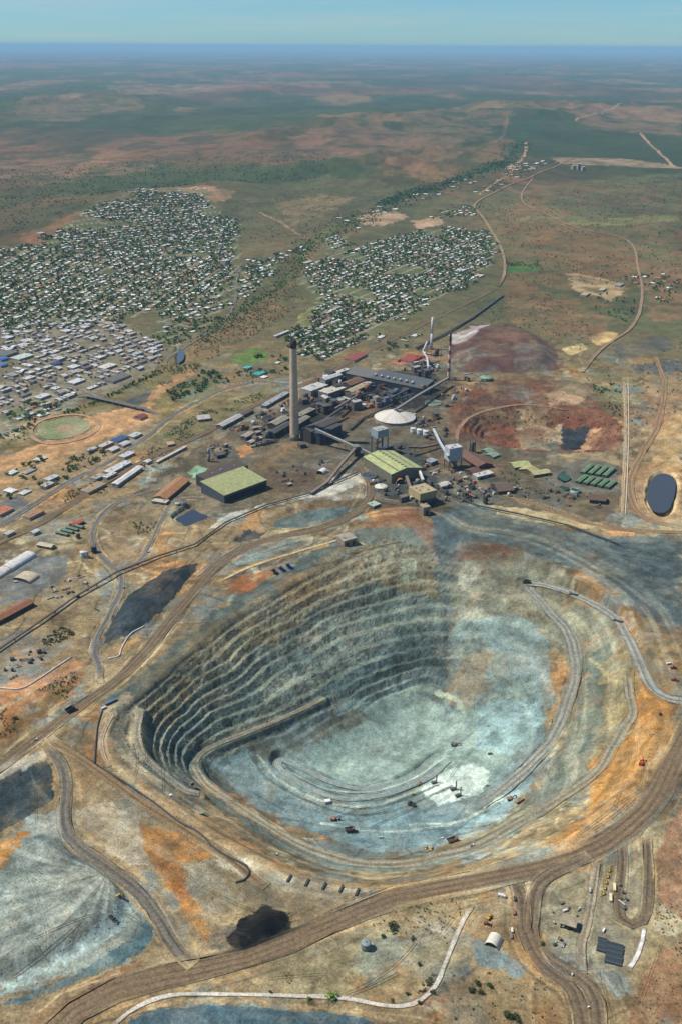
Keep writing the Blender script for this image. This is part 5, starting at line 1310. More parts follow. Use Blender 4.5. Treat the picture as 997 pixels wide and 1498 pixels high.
for lb, x, y, L_, W_, H_, rz, col in [('blue container row beside the haul road junction',163,1028,20,4,3.5,.75,(66,92,120)), ('pale grey container beside the blue row',152,1037,8,3,3,.8,(170,176,180)),
  ('long cream container behind the yellow vehicles',897.5,1300,12,3.2,3.4,1.35,(216,196,140)), ('cream container nearer the loop road',892,1315,12,3.2,3.4,1.35,(206,188,146)), ('green container on the orange near rim',295,1191,7,5,3,.4,(104,128,100)),
  ('white cabin on the near left rim',250,1165,4,3,3,.3,(200,196,188)), ('white office cabin on the pit floor hairpin',479,1175,9,6,5,.3,(206,204,196))]:
    p = gp(x, y); t = thing('container', lb, 'container', p, rz); MB().box(-L_ / 2, L_ / 2, -W_ / 2, W_ / 2, 0, H_).build('body', surf(col, .6, 'sheet'), t)
    MB().box(-L_ / 2 - .1, L_ / 2 + .1, -W_ / 2 - .1, W_ / 2 + .1, H_ + .003, H_ + .3).build('roof', surf(tuple(min(240, c + 18) for c in col), .6), t); MB().box(L_ / 2 - .02, L_ / 2 + .1, -W_ * .4, W_ * .4, .2, H_ * .9).build('door', surf(tuple(int(c * .7) for c in col), .6), t)

# ------------------------------------------------------------------ machines
YEL, REDM, WHV = (206, 160, 50), (176, 66, 50), (214, 212, 206)
haul_truck('red cabbed haul truck at the near edge of the pit floor', (186, 70, 60), (120, 96, 84), gp(662,1232), .35, 1.2)
haul_truck('brown haul truck beside the dark pile on the pit floor', (110, 84, 70), (96, 80, 70), gp(512,1217), .1, 1.05)
haul_truck('yellow haul truck being loaded near the right floor edge', YEL, (170, 128, 60), gp(759,1173), .5, 1.0, (130, 130, 124))
haul_truck('small dark haul truck left of the drill pattern', (90, 80, 66), (84, 78, 70), gp(601,1179), 2.6, .9)
haul_truck('dark haul truck at the top hairpin of the ramp', (80, 84, 80), (70, 76, 76), gp(769,854), 3.0, 1.15)
haul_truck('white haul truck halfway along the upper ramp', WHV, (150, 148, 140), gp(836,870), 2.7, 1.15, (150,150,140))
haul_truck('white haul truck at the bend of the upper ramp', WHV, (140, 138, 130), gp(901,909), 2.5, 1.15, (150,150,140))
haul_truck('black haul truck on the left haul road', (50, 48, 46), (48, 46, 46), gp(104,1040), .8, 1.1)
haul_truck('pale haul truck on the left end bench road', (190, 186, 176), (120, 118, 112), gp(283,1152), 2.3, .9)
excavator('brown excavator on the pit floor left of the brown truck', (150, 118, 92), gp(488,1200), .1, 1.25)
excavator('large grey excavator above the white drill pattern', (110, 108, 104), gp(664,1091), -.4, 1.35)
excavator('tan excavator beside the yellow haul truck', (150, 124, 92), gp(745,1170), .2, 1.2)
excavator('small excavator above the yellow truck on the drill bench', (150, 130, 80), gp(611,1149), .9, .8)
excavator('red excavator on the orange right rim', REDM, gp(937,1118), 1.1, 1.2)
drill_rig('left drill rig on the white drill pattern', (90, 92, 90), gp(634,1146), .4, 1.0)
drill_rig('middle drill rig on the white drill pattern', (80, 84, 84), gp(662,1156), .3, 1.1)
drill_rig('right drill rig on the white drill pattern', (84, 84, 80), gp(669,1165), .5, 1.1)
loader('left yellow loader beside the near floor edge', YEL, gp(622,1242), 1.3, 1.0); loader('right yellow loader beside the near floor edge', YEL, gp(630,1243), 1.2, 1.0)
loader('yellow loader in the bottom yard above the white shelter', YEL, gp(715,1343), .9, 1.1); loader('dark red loader in the bottom yard', (120, 70, 50), gp(712,1353), -.3, 1.0)
loader('yellow loader working on the spoil fan', (190, 160, 90), gp(175,1312), .2, 1.0); loader('grey loader lower on the spoil fan', (110, 104, 96), gp(162,1340), -.5, 1.2)
loader('red loader in the right edge machine park', REDM, gp(984,978), .1, 1.3); loader('second red loader in the right edge machine park', REDM, gp(986,996), -.3, 1.3)
for i in range(5):
    loader('%s yellow loader down the yellow row in the bottom right yard' % ORD[i], YEL, gp(890 - i * 2.1, 1274 + i * 8.5), 1.35, .8)
for lb, x, y, rz, c, bx, s_ in [('white road train truck in the bottom yard',733,1312,-.35,WHV,WHV,1.3), ('dark truck at the top of the parked file',752,1316,1.5,(70,66,62),(60,60,58),1.0), ('red brown truck in the parked file',751,1336,1.5,(150,80,66),(156,96,80),1.1),
   ('white truck at the bottom of the parked file',748,1362,1.5,WHV,WHV,1.0), ('grey truck under the white one in the parked file',747,1371,1.5,(130,124,130),(120,116,120),.9), ('white truck on the pale straight track',862,1304,1.3,WHV,(180,178,170),1.0),
   ('yellow service truck on the drill bench',604,1163,.3,YEL,(150,140,100),.9), ('small ochre truck right of the drill pattern',713,1150,.2,(190,150,90),None,.8), ('dark service truck on the pit floor below the fan',716,1104,.1,(80,86,90),(84,90,94),1.0),
   ('white service truck near the red haul truck',646,1227,.2,WHV,WHV,.7), ('white tanker truck left of the two yellow loaders',557,1226,.2,(180,190,176),(170,186,170),.8), ('white truck above the dark panel stacks',882,1362,1.0,WHV,WHV,.9),
   ('white truck beside the tan open shelter',826,1333,.4,WHV,WHV,.9), ('white truck right of the tan open shelter',846,1331,.8,WHV,(150,150,146),.8), ('white truck in the right machine park',977,972,.3,WHV,WHV,1.2), ('grey truck behind the left warehouse',24,852,.2,WHV,WHV,1.0)]:
    small_truck(lb, c, bx, gp(x, y), rz, s_)
for lb, x, y, rz in [('white pickup on the left haul road',53,1083,.8), ('white pickup on the near curve of the bottom road',834,1426,-.6), ('white pickup lower down the bottom road',859,1473,-1.4), ('white pickup on the grey access road by the hollow',181,860,1.3),
   ('white pickup at the conveyor underpass',217,808,.5), ('white pickup near the pale near-rim barriers',404,1251,.5), ('white pickup on the pale pit bench road',690,1238,.3)]:
    small_truck(lb, WHV, None, gp(x, y), rz, 1.0, 'pickup', 'pickup', 5.4)

# ------------------------------------------------------------------ small plant gear between the big buildings
ZON = [("445,560 520,545 600,560 640,570 600,590 520,600 470,612 440,600", 46, 'in the smelter yard', (16, 38)), ("530,650 560,640 640,690 645,730 560,735 535,700", 34, 'around the mill', (8, 22)), ("600,610 650,615 660,650 620,650", 12, 'below the red workings', (8, 16)),
  ("370,625 420,600 440,620 400,650 370,655", 18, 'left of the tall chimney', (10, 24)), ("640,690 690,690 720,735 650,735", 22, 'right of the crusher house', (7, 15)), ("300,655 340,648 345,668 310,675", 8, 'behind the brown annexe', (7, 14)), ("785,715 860,720 880,745 800,740", 16, 'near the dark green tanks', (5, 11)),
  ("700,700 760,715 770,730 720,725", 12, 'along the plant front road', (6, 12)), ("55,868 110,842 150,850 95,890", 16, 'in the scrap yard by the conveyor', (4, 9)), ("0,975 60,945 70,960 10,1000", 14, 'in the left edge yard', (4, 9)), ("570,525 640,515 640,545 590,545", 18, 'behind the slate hall', (10, 26)), ("400,690 480,670 500,690 420,715", 12, 'in the brown plant yard', (6, 12)),
  ("330,632 420,584 445,590 360,645", 16, 'along the plant sidings', (8, 22)), ("640,562 690,545 690,578 650,600", 8, 'at the foot of the banded chimney', (8, 16)),
  ("810,1318 850,1325 842,1360 805,1352", 9, 'around the tan open shelter', (2.5, 5)), ("905,1290 920,1290 915,1330 905,1330", 7, 'inside the loop road', (2.5, 5)), ("815,1370 835,1390 828,1396 805,1380", 6, 'on the bank below the tan open shelter', (2, 4))]
GC = [((70,72,74),'dark'), ((126,120,110),'grey'), ((176,170,156),'cream'), ((110,86,68),'brown'), ((82,96,110),'slate blue'), ((196,194,186),'white'), ((60,58,58),'black'), ((150,104,76),'rusty')]
def inpoly_px(x, y, P): return bool(inside(np.array([x]), np.array([y]), P)[0])
for s, n, place, (m0, m1) in ZON:
    P = PX(s); k = 0; n = int(n * (1.7 if m1 > 12 else 1.25))
    while k < n:
        x = random.uniform(P[:, 0].min(), P[:, 0].max()); y = random.uniform(P[:, 1].min(), P[:, 1].max())
        if not inpoly_px(x, y, P): continue
        k += 1; p = gp(x, y); w = random.uniform(m0, m1); c, cn = GC[random.choice((0, 0, 1, 2, 3, 4, 4, 5, 6, 6, 7))]; rz = random.choice((.62, .62, .62 + 1.57, .9)) + random.uniform(-.1, .1); typ = random.randrange(4); hh = w * random.uniform(.35, .9)
        if typ == 0:
            t = thing('plant_shed', '%s roofed small shed %s' % (cn, place), 'shed', p, rz, 'small sheds ' + place); MB().box(-w / 2, w / 2, -w * .3, w * .3, -1, hh).build('wall', surf((108, 102, 94), .8, 'sheet'), t); MB().gable(w, w * .6, hh, w * .1, .3).build('roof', surf(c, .6, 'roof'), t)
        elif typ == 1:
            t = thing('process_tank', '%s upright process tank %s' % (cn, place), 'tank', p, 0, 'process tanks ' + place); r = w * .28; MB().lathe([(r, -1), (r, hh), (r * .6, hh + r * .3), (.2, hh + r * .4)], 14).build('shell', surf(c, .6), t, True); MB().tube([(r, 0, hh * .8), (r * 2, .5, hh * .8), (r * 2.2, .5, -1)], r * .12 + .15, 6).build('pipe', surf((120, 116, 110), .6), t)
        elif typ == 2:
            t = thing('pipe_rack', '%s pipe rack %s' % (cn, place), 'pipe rack', p, rz, 'pipe racks ' + place)
            for i in range(3): MB().tube([(-w, (i - 1) * w * .1, hh * .5), (w, (i - 1) * w * .1, hh * .5)], w * .035 + .15, 6).build('pipe', surf(c, .6), t)
            for i in (-.8, 0, .8): MB().box(w * i - .3, w * i + .3, -w * .16, w * .16, -1, hh * .45).build('support', surf((80, 76, 72), .8), t)
        else:
            t = thing('equipment_block', '%s stepped equipment block %s' % (cn, place), 'equipment', p, rz, 'equipment blocks ' + place); MB().box(-w / 2, w / 2, -w * .25, w * .25, -1, hh * .55).build('base', surf(c, .75), t); MB().box(-w * .3, w * .2, -w * .2, w * .22, hh * .55 + .003, hh).build('upper_housing', surf(tuple(min(230, int(q * 1.2)) for q in c), .7, 'sheet'), t)

# ------------------------------------------------------------------ wheel tracks worn over the bare ground
TZ = [("0,1110 140,1100 260,1190 400,1290 540,1310 430,1370 250,1420 230,1330 120,1240", 90, 0), ("390,1400 560,1330 690,1305 640,1440 480,1455", 45, 0), ("690,1310 960,1250 990,1400 880,1490 780,1440", 70, 0),
      ("330,1150 420,1205 540,1245 640,1235 750,1180 790,1080 700,1050 640,1110 500,1180", 80, -114), ("700,1262 830,1225 930,1100 980,1040 960,1150 880,1230", 60, 0), ("640,770 900,790 990,800 990,920 860,840", 60, 0),
      ("300,830 420,790 540,770 560,790 430,840 330,870", 40, 0), ("60,960 150,880 260,830 330,800 240,940 140,1040 40,1080", 50, 0), ("150,1040 260,960 240,1100 300,1190 420,1270 300,1210 170,1130", 35, 0), ("0,1240 130,1258 190,1300 200,1350 60,1420 0,1430", 50, 13), ("920,640 990,600 990,770 930,760", 20, 0), ("200,720 300,690 330,740 240,790 150,800", 30, 0)]
TV, TF, TC = [], [], []
RS = np.vstack([np.column_stack([P[:-1, :2], np.diff(P[:, :2], axis=0)]) for P, hw in ROADS + RAMPW])
for s, n, zz in TZ:
    P = W2(s, zz); lo, hi = P.min(0), P.max(0); k = 0
    while k < n * .4:
        x, y = rng.uniform(lo[0], hi[0]), rng.uniform(lo[1], hi[1])
        if not inside(np.array([x]), np.array([y]), P)[0]: continue
        k += 1; i = int(np.argmin((RS[:, 0] - x) ** 2 + (RS[:, 1] - y) ** 2)); a = math.atan2(RS[i, 3], RS[i, 2]) + rng.normal(0, .12); cv = rng.normal(0, .012); L_ = []
        for q in range(int(rng.integers(14, 50))):
            L_.append((x, y, a)); x += 4 * math.cos(a); y += 4 * math.sin(a); a += cv + rng.normal(0, .012)
        L_ = np.array(L_)
        if near_road(L_[:, 0], L_[:, 1], 2).any(): continue
        c = lin([(186, 176, 152), (84, 76, 64), (196, 186, 164), (104, 98, 88)][int(rng.integers(0, 4))]); w = rng.uniform(.22, .5); tone = rng.choice((1.28, 1.18, .80, .70))
        for off in (-1.6, 1.6):
            for sg in (-1, 1):
                TV.append((L_[:, 0] - np.sin(L_[:, 2]) * (off + sg * w), L_[:, 1] + np.cos(L_[:, 2]) * (off + sg * w)))
            b0 = sum(len(t_[0]) for t_ in TV[:-2]); m = len(L_); r_ = np.arange(m - 1); TF.append(np.stack([b0 + r_, b0 + r_ + 1, b0 + m + r_ + 1, b0 + m + r_], -1)); TC.append(np.full((2 * m, 1), tone))
xs = np.concatenate([t_[0] for t_ in TV]); ys = np.concatenate([t_[1] for t_ in TV]); zs = hgt(xs, ys) + .55
o = mesh_obj('wheel_tracks', np.column_stack([xs, ys, zs]), np.vstack(TF), ROADM); set_col(o, (ground_color(xs, ys) * np.vstack(TC)).clip(.01, .8)); o['kind'] = 'stuff'; o['label'] = 'thin wheel tracks worn across the bare mine ground'

# ------------------------------------------------------------------ loose rubble on benches, banks and tips
RZ = [("160,1045 175,1115 285,1170 300,1125 475,1030 655,965 655,840 600,790 520,790 420,850 330,905 220,995", 3600, .6, 1.7), ("660,840 800,850 830,940 800,1040 700,1060 655,1000", 900, .6, 1.6), ("850,900 960,960 960,1100 820,1220 700,1260 800,1150", 900, .5, 1.4),
      ("0,1110 140,1100 400,1300 560,1310 250,1425 0,1498", 1200, .5, 1.3), ("390,1400 690,1305 640,1450 400,1450", 500, .4, 1.1), ("690,1310 990,1230 990,1498 700,1498", 700, .4, 1.1), ("640,760 990,780 990,920 860,850", 700, .6, 1.6), ("660,560 900,560 905,660 680,650", 700, 1.0, 3.0), ("0,900 300,800 330,860 100,1040 0,1090", 900, .5, 1.3), ("150,700 560,690 560,760 300,800 150,780", 900, .6, 1.7), ("400,1060 640,1000 780,1060 740,1200 500,1230 340,1150", 500, .4, 1.0)]
RX = []
for s, n, r0, r1 in RZ:
    P = PX(s); q = rng.uniform(P.min(0), P.max(0), (n * 3, 2)); q = q[inside(q[:, 0], q[:, 1], P)][:n]
    z = np.zeros(len(q))
    for _ in range(5):
        d = FWD[None] * FPX + RIGHT[None] * (q[:, :1] - PW / 2) - UPV[None] * (q[:, 1:] - PH / 2); t_ = (z - CAMH) / d[:, 2]; x, y = d[:, 0] * t_, d[:, 1] * t_; z = .5 * z + .5 * hgt(x, y)
    m = ~near_road(x, y, 0); RX.append(np.column_stack([x, y, rng.uniform(r0, r1, len(x)) ** 1.3])[m])
RX = np.vstack(RX); nR = len(RX); oc = np.array([(1, 0, 0), (0, 1, 0), (-1, 0, 0), (0, -1, 0), (0, 0, .9), (0, 0, -.6)]); of = np.array([(0, 1, 4), (1, 2, 4), (2, 3, 4), (3, 0, 4), (1, 0, 5), (2, 1, 5), (3, 2, 5), (0, 3, 5)])
V = oc[None] * RX[:, 2][:, None, None] * rng.uniform(.55, 1.25, (nR, 6, 3)) + np.column_stack([RX[:, :2], hgt(RX[:, 0], RX[:, 1])])[:, None]
o = mesh_obj('rubble', V.reshape(-1, 3), (of[None] + (np.arange(nR) * 6)[:, None, None]).reshape(-1, 3), ROADM); o['kind'] = 'stuff'; o['label'] = 'loose rubble strewn over benches and banks'
set_col(o, np.repeat((ground_color(RX[:, 0].copy(), RX[:, 1].copy()) * rng.uniform(.6, 1.25, (nR, 1))).clip(.01, .7), 6, 0))
# ------------------------------------------------------------------ town houses
FOL = attr_mat('foliage', .85); HOU = attr_mat('painted_houses', .6)
CBD = W2("0,478 150,464 238,502 236,535 165,562 95,585 0,612")
ROOFC = [((214,212,206),'white roofed'), ((200,204,200),'pale grey roofed'), ((188,196,190),'silver roofed'), ((150,112,92),'brown roofed'), ((156,152,146),'grey roofed'), ((196,180,152),'cream roofed'), ((170,92,72),'red roofed'), ((128,150,136),'green roofed'), ((220,218,214),'bright white roofed')]
RW = [.24, .17, .12, .08, .12, .1, .04, .04, .09]
def part_of(x, y, P):
    u = (x - P[:, 0].min()) / (np.ptp(P[:, 0]) + 1e-6); v = (y - P[:, 1].min()) / (np.ptp(P[:, 1]) + 1e-6)
    return ('near', 'middle', 'far')[min(2, int(v * 3))] + ' ' + ('left', 'centre', 'right')[min(2, int(u * 3))]
PART = {p_: W2(s_) for s_, a_, l_, d_, h_, t_, p_ in TOWN}; PART['in the town centre'] = CBD
def where(x, y, place): return place if place not in PART else part_of(x, y, PART[place]) + ' ' + place
houses, trees = [], []
for s, ang, pl, pd, ch, tr, place in TOWN:
    ch *= .84
    P = W2(s); ca, sa = math.cos(ang), math.sin(ang); ctr = P.mean(0)
    U = (P - ctr) @ np.array([[ca, -sa], [sa, ca]]); u0, v0 = U.min(0); u1, v1 = U.max(0)
    gu = np.arange(u0, u1, pl); blk = 2 * pd + 14; rowsv = []
    for b in np.arange(v0, v1, blk): rowsv += [b + pd / 2, b + pd * 1.5]
    uu_, vv_ = np.meshgrid(gu, np.array(rowsv)); uu_ = uu_.ravel(); vv_ = vv_.ravel()
    cross = (np.floor((uu_ - u0) / pl) % 9) == 0
    ju = rng.normal(0, pl * .10, len(uu_)); jv = rng.normal(0, pd * .10, len(uu_))
    x = ctr[0] + (uu_ + ju) * ca - (vv_ + jv) * sa; y = ctr[1] + (uu_ + ju) * sa + (vv_ + jv) * ca
    ok = inside(x + (fbm(x, y, 130, 3, 111) - .5) * 150, y + (fbm(x, y, 130, 3, 112) - .5) * 260, P) & ~near_road(x, y) & (fbm(x, y, 260, 2, 101) < .74)
    hs = ok & ~cross & (rng.random(len(x)) < ch)
    for i in np.where(hs)[0]:
        houses.append((x[i], y[i], ang + (math.pi / 2 if rng.random() < .4 else 0) + rng.normal(0, .05), pl * rng.uniform(.52, .88), pd * rng.uniform(.32, .50), rng.uniform(3.0, 4.6), rng.choice(len(ROOFC), p=RW), place))
    nt_ = int(ok.sum() * tr * 2.5)
    if nt_:
        ix = rng.choice(np.where(ok)[0], nt_); a = x[ix] + rng.normal(0, pl * .45, nt_); b = y[ix] + rng.normal(0, pd * .5, nt_)
        for k in range(nt_): trees.append((a[k], b[k], rng.uniform(4.2, 8.6), 0, place))
# town centre: big flat and gabled roofs
cb = []
P = CBD; ca, sa = math.cos(A0), math.sin(A0); ctr = P.mean(0); U = (P - ctr) @ np.array([[ca, -sa], [sa, ca]]); u0, v0 = U.min(0); u1, v1 = U.max(0)
v = v0
while v < v1:
    u = u0
    while u < u1:
        Lc, Wc = 9 + 34 * rng.random() ** 1.8, 9 + 22 * rng.random() ** 1.5
        x, y = ctr[0] + (u + Lc / 2) * ca - v * sa, ctr[1] + (u + Lc / 2) * sa + v * ca
        if inside(np.array([x]), np.array([y]), P)[0] and not near_road(np.array([x]), np.array([y]), 14)[0] and rng.random() < .70: cb.append((x, y, A0 + (0 if rng.random() < .8 else math.pi / 2), Lc * .92, Wc, rng.uniform(4.5, 8.5)))
        if rng.random() < .75 and inside(np.array([x]), np.array([y]), P)[0]: trees.append((x + rng.normal(0, 14), y + rng.normal(16, 8), rng.uniform(3, 6.0), 0, 'in the town centre'))
        u += Lc + rng.uniform(3, 14)
    v += rng.uniform(24, 44)
CBC = [((216,214,206),'white'), ((200,196,182),'cream'), ((170,164,154),'grey'), ((186,192,186),'silver'), ((120,116,106),'dark grey'), ((196,176,148),'tan'), ((224,222,218),'bright white'), ((70,110,160),'blue')]
CBW = [.28, .20, .10, .06, .06, .10, .19, .01]
# named roofs seen in the photograph
NAMED = [(33,524,66,40,(206,218,204),'pale mint roofed hall in the town centre'), (10,519,64,46,(112,118,104),'olive grey roofed hall at the left edge of the town centre'), (83,534,34,24,(44,64,120),'navy blue roofed shop in the town centre'), (4,527,30,24,(70,124,196),'bright blue roofed shop at the left edge of the town'),
 (4,536,30,22,(76,128,200),'second bright blue roofed shop at the left edge of the town'), (157,538,56,34,(222,218,204),'large cream white store near the river'), (172,555,84,40,(112,110,98),'long olive grey store on the river side of town'), (112,560,50,30,(220,222,216),'white store above the bridge road'),
 (63,582,44,26,(214,216,214),'white hall beside the bridge road'), (380,548,50,26,(70,176,166),'turquoise roofed hall beside the green oval'), (362,540,28,18,(90,190,200),'turquoise pool roof beside the green oval'), (175,645,44,26,(52,84,128),'dark blue roofed store on the highway'),
 (198,639,34,22,(204,208,200),'white store behind the dark blue roofed one'), (182,652,30,20,(206,206,198),'white store in front of the dark blue roofed one'), (166,660,30,18,(212,210,200),'white store left of the highway yard'), (155,653,44,16,(206,202,192),'long white store on the highway'),
 (135,660,26,14,(202,198,188),'small white store on the highway'), (186,668,40,20,(210,210,202),'white workshop right of the highway'), (181,682,38,22,(206,212,214),'pale blue workshop beside the long white shed'), (166,690,42,24,(214,214,206),'white workshop above the long white shed'),
 (161,698,36,14,(216,214,208),'low white workshop above the long white shed'), (144,700,34,20,(168,170,150),'grey green workshop on the highway'), (216,678,18,14,(222,220,212),'small bright white hut by the railway'), (137,716,60,26,(170,150,116),'tan yard building in the scrub'),
 (76,702,34,18,(206,206,198),'white house block left of the highway'), (70,712,30,16,(196,192,182),'low white block left of the highway'), (50,755,44,20,(176,128,92),'tan roofed motel beside the highway'), (52,781,18,12,(208,210,204),'white cabin beside the railway'), (14,783,22,12,(206,196,172),'cream cabin beside the railway'),
 (4,750,40,30,(196,120,80),'orange roofed building at the left edge'), (206,612,30,26,(140,80,62),'red roofed house on the river bank'), (450,385,60,24,(190,200,196),'grey school roof near the far creek'), (500,478,80,16,(214,214,200),'upper white school block beside the yellow oval'), (492,486,70,14,(208,210,200),'lower white school block beside the yellow oval'),
 (412,490,90,12,(206,208,204),'long white row along the river suburb'), (672,397,56,40,(216,216,208),'large white hall at the end of the far suburb'), (700,405,50,30,(208,206,198),'white depot at the end of the far suburb'), (855,432,60,26,(196,176,140),'tan depot roof on the quarry pad'), (880,425,50,20,(206,190,160),'cream depot roof on the quarry pad'),
 (905,418,60,24,(160,160,156),'grey depot roof on the quarry pad'), (520,524,90,40,(156,78,58),'rust red ore shed at the back of the smelter'), (600,526,80,46,(168,72,54),'brick red ore shed behind the slate hall'), (330,388,40,30,(214,206,186),'cream tower block by the left street'), (60,342,40,30,(190,196,180),'pale reservoir building on the red ridge'), (243,360,60,24,(220,216,204),'white school roof under the green oval')]
def flat_block(x, y, rz, L_, W_, H_, col, label, group=None, name='town_building'):
    t = thing(name, label, 'building', (x, y, hz(x, y)), rz, group)
    MB().box(-L_ / 2, L_ / 2, -W_ / 2, W_ / 2, -1.5, H_).build('wall', surf((158, 148, 134), .8), t)
    if L_ > 30 or random.random() < .4:
        r = MB().box(-L_ / 2 - .4, L_ / 2 + .4, -W_ / 2 - .4, W_ / 2 + .4, H_ + .003, H_ + .5).build('roof', surf(col, .55, 'roof'), t)
        for k in range(2): 
            a, b = random.uniform(-.35, .35) * L_, random.uniform(-.3, .3) * W_; MB().box(a - 1.6, a + 1.6, b - 1.2, b + 1.2, H_ + .503, H_ + 2).build('roof_unit', surf((150, 150, 146), .6), r)
    else: MB().gable(L_, W_, H_, W_ * .14).build('roof', surf(col, .55, 'roof'), t)
    return t
TWR = [(838,247,'left'), (845,247,'middle'), (852,248,'right')]
for x, y, w in TWR:
    p = gp(x, y); flat_block(p[0], p[1], .3, 26, 26, 46 if w == 'middle' else 30, (190, 192, 196), w + ' pale silo block of the far plant beyond the river')
named_xy = []
for x, y, L_, W_, col, lb in NAMED:
    p = gp(x, y); named_xy.append(p[:2]); flat_block(p[0], p[1], A0, L_, W_, 24 if 'tower' in lb else 6.5, col, lb)
named_xy = np.array(named_xy)
cnt = 0
for x, y, rz, L_, W_, H_ in cb:
    if np.min(np.hypot(*(named_xy - [x, y]).T)) < 42: continue
    c, cn = CBC[rng.choice(8, p=np.array(CBW) / sum(CBW))]
    flat_block(x, y, rz, L_, W_, H_, c, '%s roofed %s building %s' % (cn, 'large' if L_ * W_ > 700 else 'long' if L_ > 2 * W_ else 'small', where(x, y, 'in the town centre')), 'shop buildings of the town centre'); cnt += 1
# houses
houses = [h for h in houses if np.min(np.hypot(named_xy[:, 0] - h[0], named_xy[:, 1] - h[1])) > 30]
houses.sort(key=lambda h: math.hypot(h[0], h[1]))
hx = np.array([h[0] for h in houses]); hy = np.array([h[1] for h in houses]); hzz = hgt(hx, hy)
def house_unit():
    v = [(sx * .5, sy * .5, z) for z in (-.4, 1) for sx, sy in ((-1, -1), (1, -1), (1, 1), (-1, 1))]
    v += [(-.55, -.58, .95), (.55, -.58, .95), (.55, .58, .95), (-.55, .58, .95), (-.32, 0, 1.5), (.32, 0, 1.5)]
    f = [(0, 1, 5, 4), (1, 2, 6, 5), (2, 3, 7, 6), (3, 0, 4, 7)]; r = [(8, 9, 13, 12), (10, 11, 12, 13), (9, 10, 13), (11, 8, 12)]
    return np.array(v), f, r
HV, HFW, HFR = house_unit()
hmesh = {}
for i in range(min(300, len(houses))):
    x, y, rz, L_, W_, H_, c, place = houses[i]
    if c not in hmesh:
        o = mesh_obj('house', HV, HFW + HFR, [surf((176, 164, 146), .8), surf(ROOFC[c][0], .5, 'fine')]); o.data.polygons.foreach_set('material_index', np.array([0] * 4 + [1] * 4, np.int32)); hmesh[c] = o.data
    else:
        o = bpy.data.objects.new('house', hmesh[c]); C.objects.link(o)
    o.location = (x, y, hzz[i]); o.rotation_euler = (0, 0, rz); o.scale = (L_, W_, H_)
    tag(o, '%s house %s' % (ROOFC[c][1], where(x, y, place)), 'house', ROOFC[c][1].replace(' roofed', '') + ' houses ' + place)
rest = houses[300:]
if rest:
    tri = np.array([(f[0], f[k], f[k + 1]) for f in HFW + HFR for k in range(1, len(f) - 1)]); nv = len(HV)
    R = np.array([[h[0], h[1], h[2], h[3], h[4], h[5]] for h in rest]); zb = hzz[300:]
    cs, sn = np.cos(R[:, 2])[:, None], np.sin(R[:, 2])[:, None]
    lx = HV[None, :, 0] * R[:, 3:4]; ly = HV[None, :, 1] * R[:, 4:5]; lz = HV[None, :, 2] * R[:, 5:6] + zb[:, None]
    V = np.stack([R[:, 0:1] + lx * cs - ly * sn, R[:, 1:2] + lx * sn + ly * cs, lz], -1).reshape(-1, 3)
    Fq = (tri[None] + (np.arange(len(rest)) * nv)[:, None, None]).reshape(-1, 3)
    o = mesh_obj('far_houses', V, Fq, HOU); o['kind'] = 'stuff'; o['label'] = 'mass of small far houses filling the suburbs'
    cc = np.zeros((len(rest), nv, 3)); cc[:, :8] = lin((172, 160, 142)); cc[:, 8:] = np.array([lin(ROOFC[h[6]][0]) for h in rest])[:, None]
    cc *= rng.uniform(.85, 1.2, (len(rest), 1, 1)); set_col(o, cc.reshape(-1, 3).clip(0, .9))

# ------------------------------------------------------------------ trees and scrub
def scatter(s, n, r0, r1, kind, place, z=0, keep=True):
    P = W2(s, z); lo, hi = P.min(0), P.max(0); k = 0; tries = 0
    while k < n and tries < 30:
        x = rng.uniform(lo[0], hi[0], n * 2); y = rng.uniform(lo[1], hi[1], n * 2); tries += 1
        m = inside(x, y, P) & ~near_road(x, y, 3) & (fbm(x, y, 90, 3, 105) < .56)
        for a, b in zip(x[m], y[m]):
            if k >= n: break
            trees.append((a, b, rng.uniform(r0, r1), kind, place)); k += 1
def along(s, hw, n, r0, r1, kind, place):
    P = catmull(W2(s), 6)
    for _ in range(n):
        i = rng.integers(0, len(P) - 1); q = P[i] + (P[i + 1] - P[i]) * rng.random(); m_ = MPP((*q, 0))
        trees.append((q[0] + rng.normal(0, hw * m_), q[1] + rng.normal(0, hw * m_ * 1.5), rng.uniform(r0, r1), kind, place))
along("560,300 600,285 660,272 720,255 745,240 765,215", 9, 900, 6, 10, 0, 'along the far river')
along("520,320 470,345 445,365 440,385 400,425 350,455 300,490", 7, 420, 3.5, 6.5, 0, 'along the dry creek')
along("440,385 430,405 400,430 370,455 330,480 290,505", 9, 380, 3, 5, 1, 'along the dry creek')
along("0,640 60,618 110,600 160,580 200,560 235,545", 3, 170, 3.2, 6, 0, 'on the town side of the river bed')
scatter("300,540 330,548 315,568 270,582 240,592 225,580 262,565", 70, 4, 7.5, 0, 'in the grove beside the highway bend')
scatter("235,640 290,605 380,575 395,585 330,620 260,655 205,690 190,690", 420, 1.8, 3.4, 1, 'in the dry scrub by the railway')
scatter("95,722 150,700 165,706 130,740 90,742", 130, 1.8, 3.4, 1, 'in the dry scrub by the railway')
scatter("60,940 130,885 148,895 120,925 70,948", 150, 1.6, 3.2, 1, 'on the bank under the conveyor')
scatter("0,1045 105,985 120,990 95,1028 0,1085", 150, 1.2, 2.6, 1, 'on the brown bank left of the haul road')
scatter("188,760 235,748 238,765 205,788", 50, 1.8, 3.4, 1, 'in the dry scrub above the junction')
scatter("855,550 905,545 908,610 880,600", 60, 3, 5.5, 0, 'beside the straight service road')
scatter("870,425 930,440 920,480 870,470", 60, 3.5, 6.5, 0, 'below the quarry pad')
scatter("690,440 800,430 870,470 860,520 780,490 700,470", 300, 2.5, 4.6, 1, 'on the red scrub flat')
scatter("735,393 738,384 786,384 788,390", 60, 4, 7, 0, 'around the small green park')
